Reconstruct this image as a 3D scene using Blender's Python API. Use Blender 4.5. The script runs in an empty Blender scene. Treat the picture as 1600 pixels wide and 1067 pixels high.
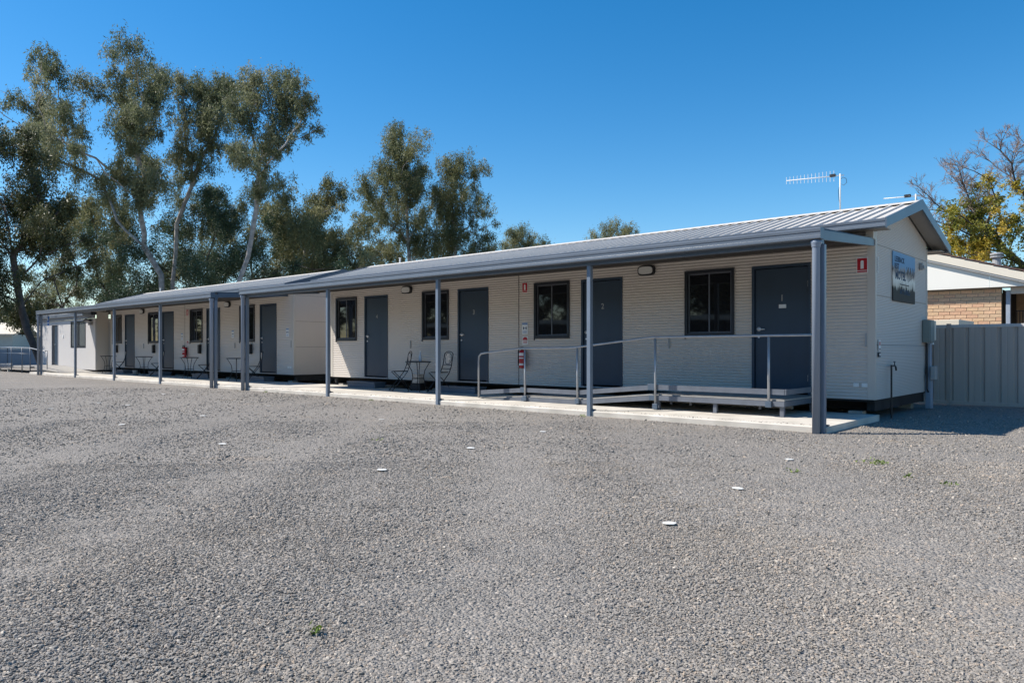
import bpy, math, random
import numpy as np
from mathutils import Vector, Matrix
R = math.radians
rnd = random.Random(7)
nrg = np.random.default_rng(11)
sc = bpy.context.scene
col = sc.collection

# ------------------------------------------------------------------ camera, sky, sun
PSI = 0.840707
CAM = Vector((3.3257, -11.8497, 1.0727))
FPX, HOR = 1154.85, 544.5
cd = bpy.data.cameras.new('camera'); cam = bpy.data.objects.new('camera', cd); col.objects.link(cam)
cam.location = CAM; cam.rotation_euler = (R(90), 0, math.pi/2 - PSI)
cd.sensor_width = 36; cd.lens = FPX/1600*36; cd.shift_y = (HOR-533.5)/1600
cd.clip_start = 0.05; cd.clip_end = 3000
sc.camera = cam
SUN_EL = R(49)
SUN_H = Vector((0.773, 0.634, 0)).normalized()          # horizontal travel of the light
w = bpy.data.worlds.new('World'); sc.world = w; w.use_nodes = True
nt = w.node_tree; nt.nodes.clear()
wo = nt.nodes.new('ShaderNodeOutputWorld'); bg = nt.nodes.new('ShaderNodeBackground'); sk = nt.nodes.new('ShaderNodeTexSky')
sk.sky_type = 'NISHITA'; sk.sun_disc = False; sk.sun_elevation = SUN_EL
sk.sun_rotation = math.atan2(-SUN_H.x, -SUN_H.y); sk.altitude = 200; sk.air_density = 1.0; sk.dust_density = 0.3; sk.ozone_density = 2.5
bg.inputs['Strength'].default_value = 0.1
hs = nt.nodes.new('ShaderNodeHueSaturation'); hs.inputs['Saturation'].default_value = 1.42; hs.inputs['Value'].default_value = .96; hs.inputs['Hue'].default_value = .497
nt.links.new(sk.outputs[0], hs.inputs['Color']); nt.links.new(hs.outputs[0], bg.inputs[0]); nt.links.new(bg.outputs[0], wo.inputs[0])
sd = bpy.data.lights.new('sun', 'SUN'); sd.energy = 4.2; sd.angle = R(0.55); sd.color = (1.0, 0.94, 0.86)
so = bpy.data.objects.new('sun', sd); col.objects.link(so); so.location = (-20, -20, 30)
sdir = Vector((SUN_H.x*math.cos(SUN_EL), SUN_H.y*math.cos(SUN_EL), -math.sin(SUN_EL)))
so.rotation_euler = sdir.to_track_quat('-Z', 'Y').to_euler()
sc.view_settings.view_transform = 'Standard'; sc.view_settings.look = 'None'
sc.view_settings.exposure = 0.78; sc.view_settings.gamma = 1.0

# a point of the place from a bearing seen from the yard and a distance
def at(px, py, D, dd=0.0):
    s, c = math.sin(PSI), math.cos(PSI); l = (px-800)/FPX*D
    d = D+dd
    return Vector((CAM.x + s*l - c*d, CAM.y + c*l + s*d, CAM.z + (HOR-py)/FPX*D))

# ------------------------------------------------------------------ materials
def mat(name, color, rough=0.6, metal=0.0, var=0.08, scale=4.0, bump=0.0, bscale=60.0, spec=0.5, streak=0.0, transl=0.0, tint2=None):
    m = bpy.data.materials.new(name); m.use_nodes = True; t = m.node_tree; N = t.nodes; L = t.links
    b = N['Principled BSDF']
    b.inputs['Roughness'].default_value = rough; b.inputs['Metallic'].default_value = metal
    b.inputs['Specular IOR Level'].default_value = spec
    tc = N.new('ShaderNodeTexCoord'); no = N.new('ShaderNodeTexNoise'); no.inputs['Scale'].default_value = scale; no.inputs['Detail'].default_value = 6
    L.new(tc.outputs['Object'], no.inputs['Vector'])
    mr = N.new('ShaderNodeMapRange'); mr.inputs['From Min'].default_value = .3; mr.inputs['From Max'].default_value = .7
    L.new(no.outputs['Fac'], mr.inputs['Value'])
    mx = N.new('ShaderNodeMix'); mx.data_type = 'RGBA'
    c = Vector(color[:3]); c2 = Vector(tint2) if tint2 else c
    a = c*(1-var); d = c2*(1+var)
    mx.inputs['A'].default_value = (*a, 1); mx.inputs['B'].default_value = (*d, 1)
    L.new(mr.outputs[0], mx.inputs['Factor'])
    out = mx.outputs['Result']
    if streak:
        mp = N.new('ShaderNodeMapping'); mp.inputs['Scale'].default_value = (9, 9, .35)
        n2 = N.new('ShaderNodeTexNoise'); n2.inputs['Scale'].default_value = 1.5; n2.inputs['Detail'].default_value = 5
        L.new(tc.outputs['Object'], mp.inputs[0]); L.new(mp.outputs[0], n2.inputs['Vector'])
        m2 = N.new('ShaderNodeMapRange'); m2.inputs['From Min'].default_value = .45; m2.inputs['From Max'].default_value = .8
        m2.inputs['To Min'].default_value = 1.0; m2.inputs['To Max'].default_value = 1-streak
        L.new(n2.outputs['Fac'], m2.inputs['Value'])
        vm = N.new('ShaderNodeVectorMath'); vm.operation = 'SCALE'
        L.new(out, vm.inputs[0]); L.new(m2.outputs[0], vm.inputs['Scale']); out = vm.outputs[0]
    L.new(out, b.inputs['Base Color'])
    # roughness variation
    mr2 = N.new('ShaderNodeMapRange'); mr2.inputs['To Min'].default_value = max(0, rough-.08); mr2.inputs['To Max'].default_value = min(1, rough+.08)
    L.new(no.outputs['Fac'], mr2.inputs['Value']); L.new(mr2.outputs[0], b.inputs['Roughness'])
    if bump:
        nb = N.new('ShaderNodeTexNoise'); nb.inputs['Scale'].default_value = bscale; nb.inputs['Detail'].default_value = 4
        L.new(tc.outputs['Object'], nb.inputs['Vector'])
        bp = N.new('ShaderNodeBump'); bp.inputs['Strength'].default_value = bump; bp.inputs['Distance'].default_value = .01
        L.new(nb.outputs['Fac'], bp.inputs['Height']); L.new(bp.outputs[0], b.inputs['Normal'])
    if transl:
        tr = N.new('ShaderNodeBsdfTranslucent'); ms = N.new('ShaderNodeMixShader'); ms.inputs[0].default_value = transl
        L.new(out, tr.inputs[0]); L.new(b.outputs[0], ms.inputs[1]); L.new(tr.outputs[0], ms.inputs[2])
        L.new(ms.outputs[0], N['Material Output'].inputs[0])
    return m

def leafmat(name, c1, c2, c3, transl=.3, rough=.5):
    m = bpy.data.materials.new(name); m.use_nodes = True; t = m.node_tree; N = t.nodes; L = t.links
    b = N['Principled BSDF']; b.inputs['Roughness'].default_value = rough; b.inputs['Specular IOR Level'].default_value = .35
    at_ = N.new('ShaderNodeAttribute'); at_.attribute_name = 'tone'
    cr = N.new('ShaderNodeValToRGB'); e = cr.color_ramp.elements
    e[0].position = 0; e[0].color = (*c1, 1); e[1].position = 1; e[1].color = (*c3, 1)
    k = e.new(.5); k.color = (*c2, 1)
    L.new(at_.outputs['Fac'], cr.inputs[0]); L.new(cr.outputs[0], b.inputs['Base Color'])
    tr = N.new('ShaderNodeBsdfTranslucent'); ms = N.new('ShaderNodeMixShader'); ms.inputs[0].default_value = transl
    L.new(cr.outputs[0], tr.inputs[0]); L.new(b.outputs[0], ms.inputs[1]); L.new(tr.outputs[0], ms.inputs[2])
    L.new(ms.outputs[0], N['Material Output'].inputs[0])
    return m

def glassmat(name, c=(.012, .013, .015), rough=.03):
    m = bpy.data.materials.new(name); m.use_nodes = True; N = m.node_tree.nodes; L = m.node_tree.links
    b = N['Principled BSDF']; b.inputs['Base Color'].default_value = (*c, 1); b.inputs['Roughness'].default_value = rough
    b.inputs['Specular IOR Level'].default_value = .6; b.inputs['IOR'].default_value = 1.52
    tc = N.new('ShaderNodeTexCoord'); no = N.new('ShaderNodeTexNoise'); no.inputs['Scale'].default_value = 1.3
    bp = N.new('ShaderNodeBump'); bp.inputs['Strength'].default_value = .04; bp.inputs['Distance'].default_value = .02
    L.new(tc.outputs['Object'], no.inputs['Vector']); L.new(no.outputs['Fac'], bp.inputs['Height']); L.new(bp.outputs[0], b.inputs['Normal'])
    return m

M = dict(
    wall=mat('cream_steel', (.555, .503, .447), .45, var=.02, scale=.7, streak=.015),
    trim=mat('cream_trim', (.52, .48, .42), .45, var=.03, scale=3),
    pipe=mat('downpipe_paint', (.22, .262, .325), .4, var=.05, scale=2.5, streak=.06),
    post=mat('post_paint', (.155, .192, .242), .38, var=.06, scale=2.5, streak=.10),
    slate=mat('slate_paint', (.075, .104, .142), .38, var=.05, scale=3, streak=.08),
    gutter=mat('gutter_paint', (.125, .149, .182), .32, var=.05, scale=2, streak=.06),
    door=mat('door_paint', (.024, .045, .072), .42, var=.06, scale=2.5, streak=.06),
    frame=mat('window_frame', (.018, .022, .028), .35, var=.05),
    roof=mat('roof_steel', (.545, .515, .47), .6, var=.08, scale=.8, streak=.10, metal=.0, spec=.25),
    soffit=mat('soffit_board', (.34, .31, .27), .7, var=.04),
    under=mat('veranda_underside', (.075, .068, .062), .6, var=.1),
    steel=mat('galvanised_rail', (.36, .37, .385), .38, metal=.35, var=.12, scale=9),
    alu=mat('ramp_frame_steel', (.135, .150, .178), .42, metal=.2, var=.10, scale=6),
    deck=mat('ramp_deck', (.30, .285, .26), .8, var=.12, scale=8, bump=.3, bscale=120),
    black=mat('black_iron', (.014, .014, .016), .5, var=.2),
    dark=mat('dark_bearer', (.014, .013, .012), .8, var=.3, scale=5),
    sash=mat('sash_slate', (.10, .108, .125), .4, var=.05),
    glass=glassmat('dark_window_glass'),
    ceramic=mat('pale_mosaic', (.60, .52, .45), .4, var=.35, scale=26),
    chrome=mat('satin_chrome', (.80, .80, .80), .3, metal=.5, var=.05),
    white=mat('white_plate', (.72, .72, .70), .5, var=.04),
    lens=mat('opal_lens', (.62, .61, .57), .35, var=.03),
    red=mat('extinguisher_red', (.42, .012, .022), .32, var=.08),
    blue=mat('sign_blue', (.015, .13, .42), .4, var=.03),
    signink=mat('dark_sign_lettering', (.05, .085, .13), .8, spec=.2),
    inkblue=mat('pale_blue_print', (.16, .25, .42), .5, var=.05),
    ink=mat('grey_print', (.022, .025, .032), .8, spec=.2, var=.05),
    concrete=mat('concrete', (.49, .455, .39), .85, var=.13, scale=2.2, bump=.25, bscale=90, tint2=(.55, .51, .45)),
    concshade=mat('concrete_edge', (.40, .37, .32), .9, var=.22, scale=5, bump=.5, bscale=50),
    fence=mat('fence_steel', (.46, .385, .325), .5, var=.04, scale=1.5, streak=.08),
    rail=mat('fence_rail', (.52, .50, .47), .5, var=.04),
    brickm=mat('mortar', (.30, .26, .21), .9, var=.1, scale=20),
    cream=mat('cream_board', (.66, .60, .49), .6, var=.03, scale=1),
    gable=mat('white_gable_sheet', (.74, .72, .65), .6, var=.025, scale=1),
    tile=mat('brown_tile', (.11, .065, .055), .8, var=.25, scale=9),
    grey=mat('grey_box', (.36, .36, .35), .5, var=.05),
    gbox=mat('green_grey_box', (.20, .23, .21), .5, var=.06),
    conduit=mat('conduit_grey', (.30, .34, .40), .5, var=.06),
    cabin=mat('pale_cabin_wall', (.52, .50, .48), .55, var=.025, scale=.6, streak=.01),
    cabing=mat('grey_band', (.25, .255, .27), .5, var=.04),
    bluefence=mat('blue_grey_fence', (.16, .22, .30), .55, var=.06, scale=2),
    paleblue=mat('pale_blue_wall', (.46, .53, .53), .7, var=.06),
    disc=mat('white_disc', (.62, .61, .57), .6, var=.18, scale=30),
    weed=leafmat('weed_leaf', (.07, .11, .02), (.13, .20, .03), (.24, .30, .06), .25),
    bottle=mat('clear_bottle', (.45, .52, .60), .08, var=.05),
    bark=mat('pale_gum_bark', (.36, .32, .285), .8, var=.38, scale=3.5, bump=.4, bscale=12),
    twig=mat('tan_twig', (.21, .155, .125), .8, var=.3, scale=5),
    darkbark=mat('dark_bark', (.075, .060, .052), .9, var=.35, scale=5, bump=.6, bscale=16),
)
BR = [mat('brick_'+n, c, .85, var=.14, scale=14, bump=.4, bscale=70) for n, c in
      (('buff', (.60, .40, .235)), ('peach', (.64, .41, .25)), ('sand', (.57, .39, .24)), ('rose', (.58, .35, .215)))]

# ------------------------------------------------------------------ mesh helpers
class MB:
    def __init__(s): s.v = []; s.f = []; s.m = []
    def add(s, vs, fs, mi=0):
        o = len(s.v); s.v += [tuple(p) for p in vs]; s.f += [tuple(i+o for i in f) for f in fs]; s.m += [mi]*len(fs); return s
    def box(s, x0, x1, y0, y1, z0, z1, mi=0):
        x0, x1 = min(x0, x1), max(x0, x1); y0, y1 = min(y0, y1), max(y0, y1); z0, z1 = min(z0, z1), max(z0, z1)
        return s.add([(x0,y0,z0),(x1,y0,z0),(x1,y1,z0),(x0,y1,z0),(x0,y0,z1),(x1,y0,z1),(x1,y1,z1),(x0,y1,z1)],
                     [(0,3,2,1),(4,5,6,7),(0,1,5,4),(1,2,6,5),(2,3,7,6),(3,0,4,7)], mi)
    def bbox(s, x0, x1, y0, y1, z0, z1, b=.004, mi=0):       # box with chamfered vertical and horizontal edges
        x0, x1 = min(x0, x1), max(x0, x1); y0, y1 = min(y0, y1), max(y0, y1); z0, z1 = min(z0, z1), max(z0, z1)
        vs = []
        for z, k in ((z0, b), (z0+b, 0), (z1-b, 0), (z1, b)):
            for (x, y) in ((x0+b+k, y0+k), (x1-b-k, y0+k), (x1-k, y0+b+k), (x1-k, y1-b-k), (x1-b-k, y1-k), (x0+b+k, y1-k), (x0+k, y1-b-k), (x0+k, y0+b+k)):
                vs.append((x, y, z))
        fs = [tuple(range(7, -1, -1)), tuple(range(24, 32))]
        for r in range(3):
            for i in range(8):
                j = (i+1) % 8; fs.append((r*8+i, r*8+j, r*8+8+j, r*8+8+i))
        return s.add(vs, fs, mi)
    def tube(s, pts, r, n=8, cap=True, mi=0):
        pts = [Vector(p) for p in pts]; k = len(pts); rr = r if isinstance(r, (list, tuple)) else [r]*k
        vs = []; up = None
        for i, p in enumerate(pts):
            t = (pts[min(i+1, k-1)]-pts[max(i-1, 0)])
            if t.length < 1e-9: t = Vector((0, 0, 1))
            t.normalize()
            if up is None: up = t.orthogonal().normalized()
            up = (up - t*up.dot(t))
            if up.length < 1e-6: up = t.orthogonal()
            up.normalize(); b = t.cross(up)
            for j in range(n):
                a = 2*math.pi*j/n; q = p + (up*math.cos(a)+b*math.sin(a))*rr[i]; vs.append(tuple(q))
        fs = []
        for i in range(k-1):
            for j in range(n):
                a = i*n+j; b2 = i*n+(j+1) % n; fs.append((a, b2, b2+n, a+n))
        if cap: fs.append(tuple(range(n-1, -1, -1))); fs.append(tuple((k-1)*n+j for j in range(n)))
        return s.add(vs, fs, mi)
    def lathe(s, prof, n=16, c=(0, 0), mi=0):
        vs = []
        for r, z in prof:
            for j in range(n):
                a = 2*math.pi*j/n; vs.append((c[0]+r*math.cos(a), c[1]+r*math.sin(a), z))
        fs = []; k = len(prof)
        for i in range(k-1):
            for j in range(n):
                a = i*n+j; b = i*n+(j+1) % n; fs.append((a, b, b+n, a+n))
        fs.append(tuple(range(n-1, -1, -1))); fs.append(tuple((k-1)*n+j for j in range(n)))
        return s.add(vs, fs, mi)
    def ext(s, prof, a0, a1, axis='x', mi=0, close=True, cap=True):
        # prof: list of 2-D points; axis x -> (y,z), y -> (x,z), z -> (x,y)
        def P(u, v, t): return {'x': (t, u, v), 'y': (u, t, v), 'z': (u, v, t)}[axis]
        n = len(prof); vs = [P(u, v, a0) for u, v in prof]+[P(u, v, a1) for u, v in prof]
        fs = [(i, (i+1) % n, n+(i+1) % n, n+i) for i in range(n if close else n-1)]
        if cap and close: fs += [tuple(range(n-1, -1, -1)), tuple(range(n, 2*n))]
        return s.add(vs, fs, mi)
    def mesh(s, name, mats, smooth=False):
        me = bpy.data.meshes.new(name); me.from_pydata(s.v, [], s.f)
        mats = mats if isinstance(mats, (list, tuple)) else [mats]
        for m in mats: me.materials.append(m)
        if len(mats) > 1: me.polygons.foreach_set('material_index', s.m)
        if smooth: me.polygons.foreach_set('use_smooth', [True]*len(s.f))
        me.update(); return me
    def build(s, name, mats, parent=None, smooth=False, loc=(0, 0, 0), rz=0):
        o = bpy.data.objects.new(name, s.mesh(name, mats, smooth)); col.objects.link(o)
        o.location = loc; o.rotation_euler = (0, 0, rz)
        if parent: o.parent = parent
        fixn(o.data); return o
def fixn(me):
    import bmesh
    if len(me.polygons) > 60000: return
    bm = bmesh.new(); bm.from_mesh(me); bmesh.ops.recalc_face_normals(bm, faces=bm.faces); bm.to_mesh(me); bm.free()
def use(me, name, parent, loc=(0, 0, 0), rz=0):
    o = bpy.data.objects.new(name, me); col.objects.link(o); o.location = loc; o.rotation_euler = (0, 0, rz); o.parent = parent; return o
def tag(o, label=None, cat=None, group=None, kind=None):
    if label: o['label'] = label
    if cat: o['category'] = cat
    if group: o['group'] = group
    if kind: o['kind'] = kind
    return o
def empty(name, loc=(0, 0, 0), rz=0, label=None, cat=None, group=None):
    o = bpy.data.objects.new(name, None); col.objects.link(o); o.location = loc; o.rotation_euler = (0, 0, rz); o.empty_display_size = .2
    return tag(o, label, cat, group)
kids = {}
def copy_tree(o, parent=None):
    c = o.copy(); col.objects.link(c); c.parent = parent
    for ch in list(o.children): copy_tree(ch, c)
    return c
def text_mesh(txt, size, depth=.001, font_bold=False):
    cu = bpy.data.curves.new('lettering', 'FONT'); cu.body = txt; cu.size = size; cu.extrude = depth; cu.resolution_u = 2
    cu.align_x = 'CENTER'; cu.align_y = 'CENTER'
    if font_bold: cu.offset = size*.02
    o = bpy.data.objects.new('lettering', cu); col.objects.link(o)
    bpy.context.view_layer.update()
    me = bpy.data.meshes.new_from_object(o.evaluated_get(bpy.context.evaluated_depsgraph_get()))
    bpy.data.objects.remove(o); bpy.data.curves.remove(cu); return me
def text(txt, size, m, name, parent, loc, facing='-Y', bold=False, sx=1.0, depth=.001):
    me = text_mesh(txt, size, depth, bold)
    me.transform(Matrix.Diagonal((sx, 1, 1, 1)))
    me.transform(Matrix.Rotation(R(90), 4, 'X'))
    if facing == '+X': me.transform(Matrix.Rotation(R(90), 4, 'Z'))
    me.materials.clear(); me.materials.append(m)
    o = bpy.data.objects.new(name, me); col.objects.link(o); o.location = loc; o.parent = parent; return o

# ------------------------------------------------------------------ ground
def ground():
    m = bpy.data.materials.new('gravel_ground'); m.use_nodes = True; N = m.node_tree.nodes; L = m.node_tree.links; b = N['Principled BSDF']
    b.inputs['Roughness'].default_value = .9; b.inputs['Specular IOR Level'].default_value = .2
    g = N.new('ShaderNodeNewGeometry')
    vo = N.new('ShaderNodeTexVoronoi'); vo.inputs['Scale'].default_value = 75; vo.inputs['Randomness'].default_value = 1
    vo2 = N.new('ShaderNodeTexVoronoi'); vo2.inputs['Scale'].default_value = 34
    L.new(g.outputs['Position'], vo.inputs['Vector']); L.new(g.outputs['Position'], vo2.inputs['Vector'])
    sp = N.new('ShaderNodeSeparateColor'); L.new(vo.outputs['Color'], sp.inputs[0])
    cr = N.new('ShaderNodeValToRGB'); e = cr.color_ramp.elements
    e[0].position = 0; e[0].color = (.175, .163, .148, 1); e[1].position = 1; e[1].color = (.42, .38, .33, 1)
    for p, c in ((.35, (.235, .219, .198)), (.7, (.278, .257, .230)), (.9, (.31, .27, .23))): k = e.new(p); k.color = (*c, 1)
    L.new(sp.outputs[0], cr.inputs[0])
    no = N.new('ShaderNodeTexNoise'); no.inputs['Scale'].default_value = .55; no.inputs['Detail'].default_value = 5; L.new(g.outputs['Position'], no.inputs['Vector'])
    mr = N.new('ShaderNodeMapRange'); mr.inputs['From Min'].default_value = .3; mr.inputs['From Max'].default_value = .7; mr.inputs['To Min'].default_value = .92; mr.inputs['To Max'].default_value = 1.07
    L.new(no.outputs['Fac'], mr.inputs['Value'])
    vm = N.new('ShaderNodeVectorMath'); vm.operation = 'SCALE'; L.new(cr.outputs[0], vm.inputs[0]); L.new(mr.outputs[0], vm.inputs['Scale'])
    # sandy patches
    n2 = N.new('ShaderNodeTexNoise'); n2.inputs['Scale'].default_value = .9; n2.inputs['Detail'].default_value = 7; n2.inputs['Roughness'].default_value = .65
    mp = N.new('ShaderNodeMapping'); mp.inputs['Location'].default_value = (13, 4, 0); L.new(g.outputs['Position'], mp.inputs[0]); L.new(mp.outputs[0], n2.inputs['Vector'])
    m2 = N.new('ShaderNodeMapRange'); m2.inputs['From Min'].default_value = .60; m2.inputs['From Max'].default_value = .72; m2.inputs['To Max'].default_value = .55; L.new(n2.outputs['Fac'], m2.inputs['Value'])
    mx = N.new('ShaderNodeMix'); mx.data_type = 'RGBA'; L.new(m2.outputs[0], mx.inputs['Factor']); L.new(vm.outputs[0], mx.inputs['A']); mx.inputs['B'].default_value = (.33, .26, .19, 1)
    L.new(mx.outputs['Result'], b.inputs['Base Color'])
    ad = N.new('ShaderNodeMath'); ad.operation = 'ADD'; L.new(vo.outputs['Distance'], ad.inputs[0]); L.new(vo2.outputs['Distance'], ad.inputs[1])
    bp = N.new('ShaderNodeBump'); bp.inputs['Strength'].default_value = 1; bp.inputs['Distance'].default_value = .012; bp.invert = True
    L.new(ad.outputs[0], bp.inputs['Height']); L.new(bp.outputs[0], b.inputs['Normal'])
    # fine grid near the yard, coarse beyond
    xs = sorted(set([-400, -200, -120, -80] + list(np.arange(-60, 14.01, .5)) + [30, 60, 150, 400]))
    ys = sorted(set([-400, -200, -100, -60] + list(np.arange(-16, -2.49, .5)) + [-2.1, 0, 3, 6, 12, 30, 80, 200, 400]))
    v = []
    for y in ys:
        for x in xs:
            z = 0
            if -60 < x < 13 and -16 < y < -2.4:
                z = .012*math.sin(x*.9+y*.4)+.010*math.sin(x*.35-y*1.1+2)+.008*math.sin(x*2.1+1.7*y)
                z *= min(1, (-2.4-y)/1.5)
            v.append((x, y, z-.006))
    nx = len(xs); f = [(j*nx+i, j*nx+i+1, (j+1)*nx+i+1, (j+1)*nx+i) for j in range(len(ys)-1) for i in range(nx-1)]
    me = bpy.data.meshes.new('gravel_yard'); me.from_pydata(v, [], f); me.materials.append(m)
    me.polygons.foreach_set('use_smooth', [True]*len(f))
    o = bpy.data.objects.new('ground', me); col.objects.link(o); tag(o, 'grey gravel yard in front of the motel', None, None, 'structure')
ground()
def gz(x, y):
    z = np.zeros_like(x)
    ins = (y < -2.4)
    z = .012*np.sin(x*.9+y*.4)+.010*np.sin(x*.35-y*1.1+2)+.008*np.sin(x*2.1+1.7*y)
    return np.where(ins, z*np.clip((-2.4-y)/1.5, 0, 1), 0)-.006

def gravel():
    pts = []; scl = []
    def zone(d0, d1, dens, size):
        n = int(.75*1.9*(d1*d1-d0*d0)/2*dens*1.25)
        d = np.sqrt(nrg.uniform(d0*d0, d1*d1, n)); l = nrg.uniform(-.84, .84, n)*d
        s_, c_ = math.sin(PSI), math.cos(PSI)
        x = CAM.x+s_*l-c_*d; y = CAM.y+c_*l+s_*d
        keep = (y < -2.24) | ((x > .12) & (y < 4.1)) | (x < -33)
        keep &= (y < 3.8)
        x = x[keep]; y = y[keep]
        patch = np.sin(x*1.7+2*np.sin(y*.9))*np.sin(y*2.3+1.5*np.sin(x*.7))+.6*np.sin(x*4.1+y*3.3)
        s = size*np.exp(np.clip(nrg.normal(0, .36, len(x)), -1, .85))*(1+.13*patch)
        kp = nrg.uniform(0, 1, len(x)) < np.clip(.80+.24*patch, .4, 1); x = x[kp]; y = y[kp]; s = s[kp]
        pts.append(np.stack([x, y, gz(x, y)+s*.22], 1)); scl.append(s)
    zone(1.5, 3.0, 14000, .0039); zone(3.0, 4.6, 9500, .0043); zone(4.6, 7.0, 3800, .0052); zone(7.0, 11.0, 900, .0070); zone(11, 20, 160, .009)
    n = 900; x = nrg.uniform(-20, .05, n); y = -2.19+np.abs(nrg.normal(0, .07, n)); s = .006*np.exp(nrg.normal(0, .3, n))
    pts.append(np.stack([x, y, .080+s*.3], 1)); scl.append(s)
    P = np.concatenate(pts); S = np.concatenate(scl)
    print(len(P))
    me = bpy.data.meshes.new('loose_gravel'); me.vertices.add(len(P)); me.vertices.foreach_set('co', P.astype(np.float32).ravel())
    a = me.attributes.new('s', 'FLOAT', 'POINT'); a.data.foreach_set('value', S.astype(np.float32))
    m = bpy.data.materials.new('crushed_stone'); m.use_nodes = True; N = m.node_tree.nodes; L = m.node_tree.links; b = N['Principled BSDF']
    b.inputs['Roughness'].default_value = .82; b.inputs['Specular IOR Level'].default_value = .25
    oi = N.new('ShaderNodeObjectInfo'); cr = N.new('ShaderNodeValToRGB'); e = cr.color_ramp.elements
    e[0].position = 0; e[0].color = (.170, .158, .144, 1); e[1].position = 1; e[1].color = (.56, .50, .42, 1)
    for p, c in ((.3, (.228, .213, .194)), (.6, (.272, .252, .227)), (.80, (.315, .287, .252)), (.93, (.35, .285, .225)), (.985, (.39, .345, .30))): k = e.new(p); k.color = (*c, 1)
    L.new(oi.outputs['Random'], cr.inputs[0])
    no = N.new('ShaderNodeTexNoise'); no.inputs['Scale'].default_value = .55; no.inputs['Detail'].default_value = 5; L.new(oi.outputs['Location'], no.inputs['Vector'])
    mr = N.new('ShaderNodeMapRange'); mr.inputs['From Min'].default_value = .32; mr.inputs['From Max'].default_value = .68; L.new(no.outputs['Fac'], mr.inputs['Value'])
    mc = N.new('ShaderNodeMix'); mc.data_type = 'RGBA'; mc.inputs['A'].default_value = (.94, .95, .96, 1); mc.inputs['B'].default_value = (1.09, 1.05, .99, 1); L.new(mr.outputs[0], mc.inputs['Factor'])
    mm = N.new('ShaderNodeMix'); mm.data_type = 'RGBA'; mm.blend_type = 'MULTIPLY'; mm.inputs['Factor'].default_value = 1; L.new(cr.outputs[0], mm.inputs['A']); L.new(mc.outputs['Result'], mm.inputs['B'])
    L.new(mm.outputs['Result'], b.inputs['Base Color'])
    ng = bpy.data.node_groups.new('gravel_scatter', 'GeometryNodeTree')
    ng.interface.new_socket('Geometry', in_out='INPUT', socket_type='NodeSocketGeometry'); ng.interface.new_socket('Geometry', in_out='OUTPUT', socket_type='NodeSocketGeometry')
    n = ng.nodes; l = ng.links; gi = n.new('NodeGroupInput'); go = n.new('NodeGroupOutput'); iop = n.new('GeometryNodeInstanceOnPoints')
    g2i = n.new('GeometryNodeGeometryToInstance')
    for k in range(6):
        ic = n.new('GeometryNodeMeshIcoSphere'); ic.inputs['Subdivisions'].default_value = 1; ic.inputs['Radius'].default_value = 1
        rv = n.new('FunctionNodeRandomValue'); rv.data_type = 'FLOAT_VECTOR'; rv.inputs[0].default_value = (-.38,)*3; rv.inputs[1].default_value = (.38,)*3; rv.inputs['Seed'].default_value = k*17+3
        sp = n.new('GeometryNodeSetPosition'); l.new(ic.outputs[0], sp.inputs[0]); l.new(rv.outputs[0], sp.inputs['Offset'])
        tf = n.new('GeometryNodeTransform'); tf.inputs['Scale'].default_value = (1.25-.1*(k % 3), .9, .60+.06*(k % 2)); l.new(sp.outputs[0], tf.inputs[0])
        sm = n.new('GeometryNodeSetMaterial'); sm.inputs['Material'].default_value = m; l.new(tf.outputs[0], sm.inputs[0])
        ss = n.new('GeometryNodeSetShadeSmooth'); ss.inputs['Shade Smooth'].default_value = False; l.new(sm.outputs[0], ss.inputs[0])
        l.new(ss.outputs[0], g2i.inputs[0])
    na = n.new('GeometryNodeInputNamedAttribute'); na.data_type = 'FLOAT'; na.inputs['Name'].default_value = 's'
    rr = n.new('FunctionNodeRandomValue'); rr.data_type = 'FLOAT_VECTOR'; rr.inputs[0].default_value = (-.6, -.6, 0); rr.inputs[1].default_value = (.6, .6, 6.283)
    ri = n.new('FunctionNodeRandomValue'); ri.data_type = 'INT'
    for s_ in ri.inputs:
        if s_.name == 'Min' and s_.type == 'INT': s_.default_value = 0
        if s_.name == 'Max' and s_.type == 'INT': s_.default_value = 5
    l.new(gi.outputs[0], iop.inputs['Points']); l.new(g2i.outputs[0], iop.inputs['Instance']); iop.inputs['Pick Instance'].default_value = True
    io = [s_ for s_ in ri.outputs if s_.type == 'INT'][0]; l.new(io, iop.inputs['Instance Index'])
    l.new(rr.outputs[0], iop.inputs['Rotation']); l.new(na.outputs[0], iop.inputs['Scale']); l.new(iop.outputs[0], go.inputs[0])
    o = bpy.data.objects.new('gravel', me); col.objects.link(o); md = o.modifiers.new('scatter', 'NODES'); md.node_group = ng
    tag(o, 'loose crushed grey stones covering the yard', 'gravel', None, 'stuff')
    print('gravel points', len(P))
gravel()

# ------------------------------------------------------------------ slab
def slab():
    root = tag(empty('concrete_path', (0, 0, 0)), kind='structure')
    root['label'] = 'pale concrete path along the front of the motel'
    xs = [.06, -3.62, -7.2, -10.86, -14.5, -18.1, -21.7, -25.3, -28.9, -32.6]
    for a, b in zip(xs, xs[1:]):
        mb = MB(); g = .004
        x1, x0 = a-g, b+g
        # slightly rounded front edge
        pr = [(-2.20, -.05), (-2.205, .062), (-2.19, .078), (-2.17, .081), (.02, .085), (.02, -.05)]
        mb.ext(pr, x0, x1, 'x'); mb.build('slab', M['concrete'], root)
slab()

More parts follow.
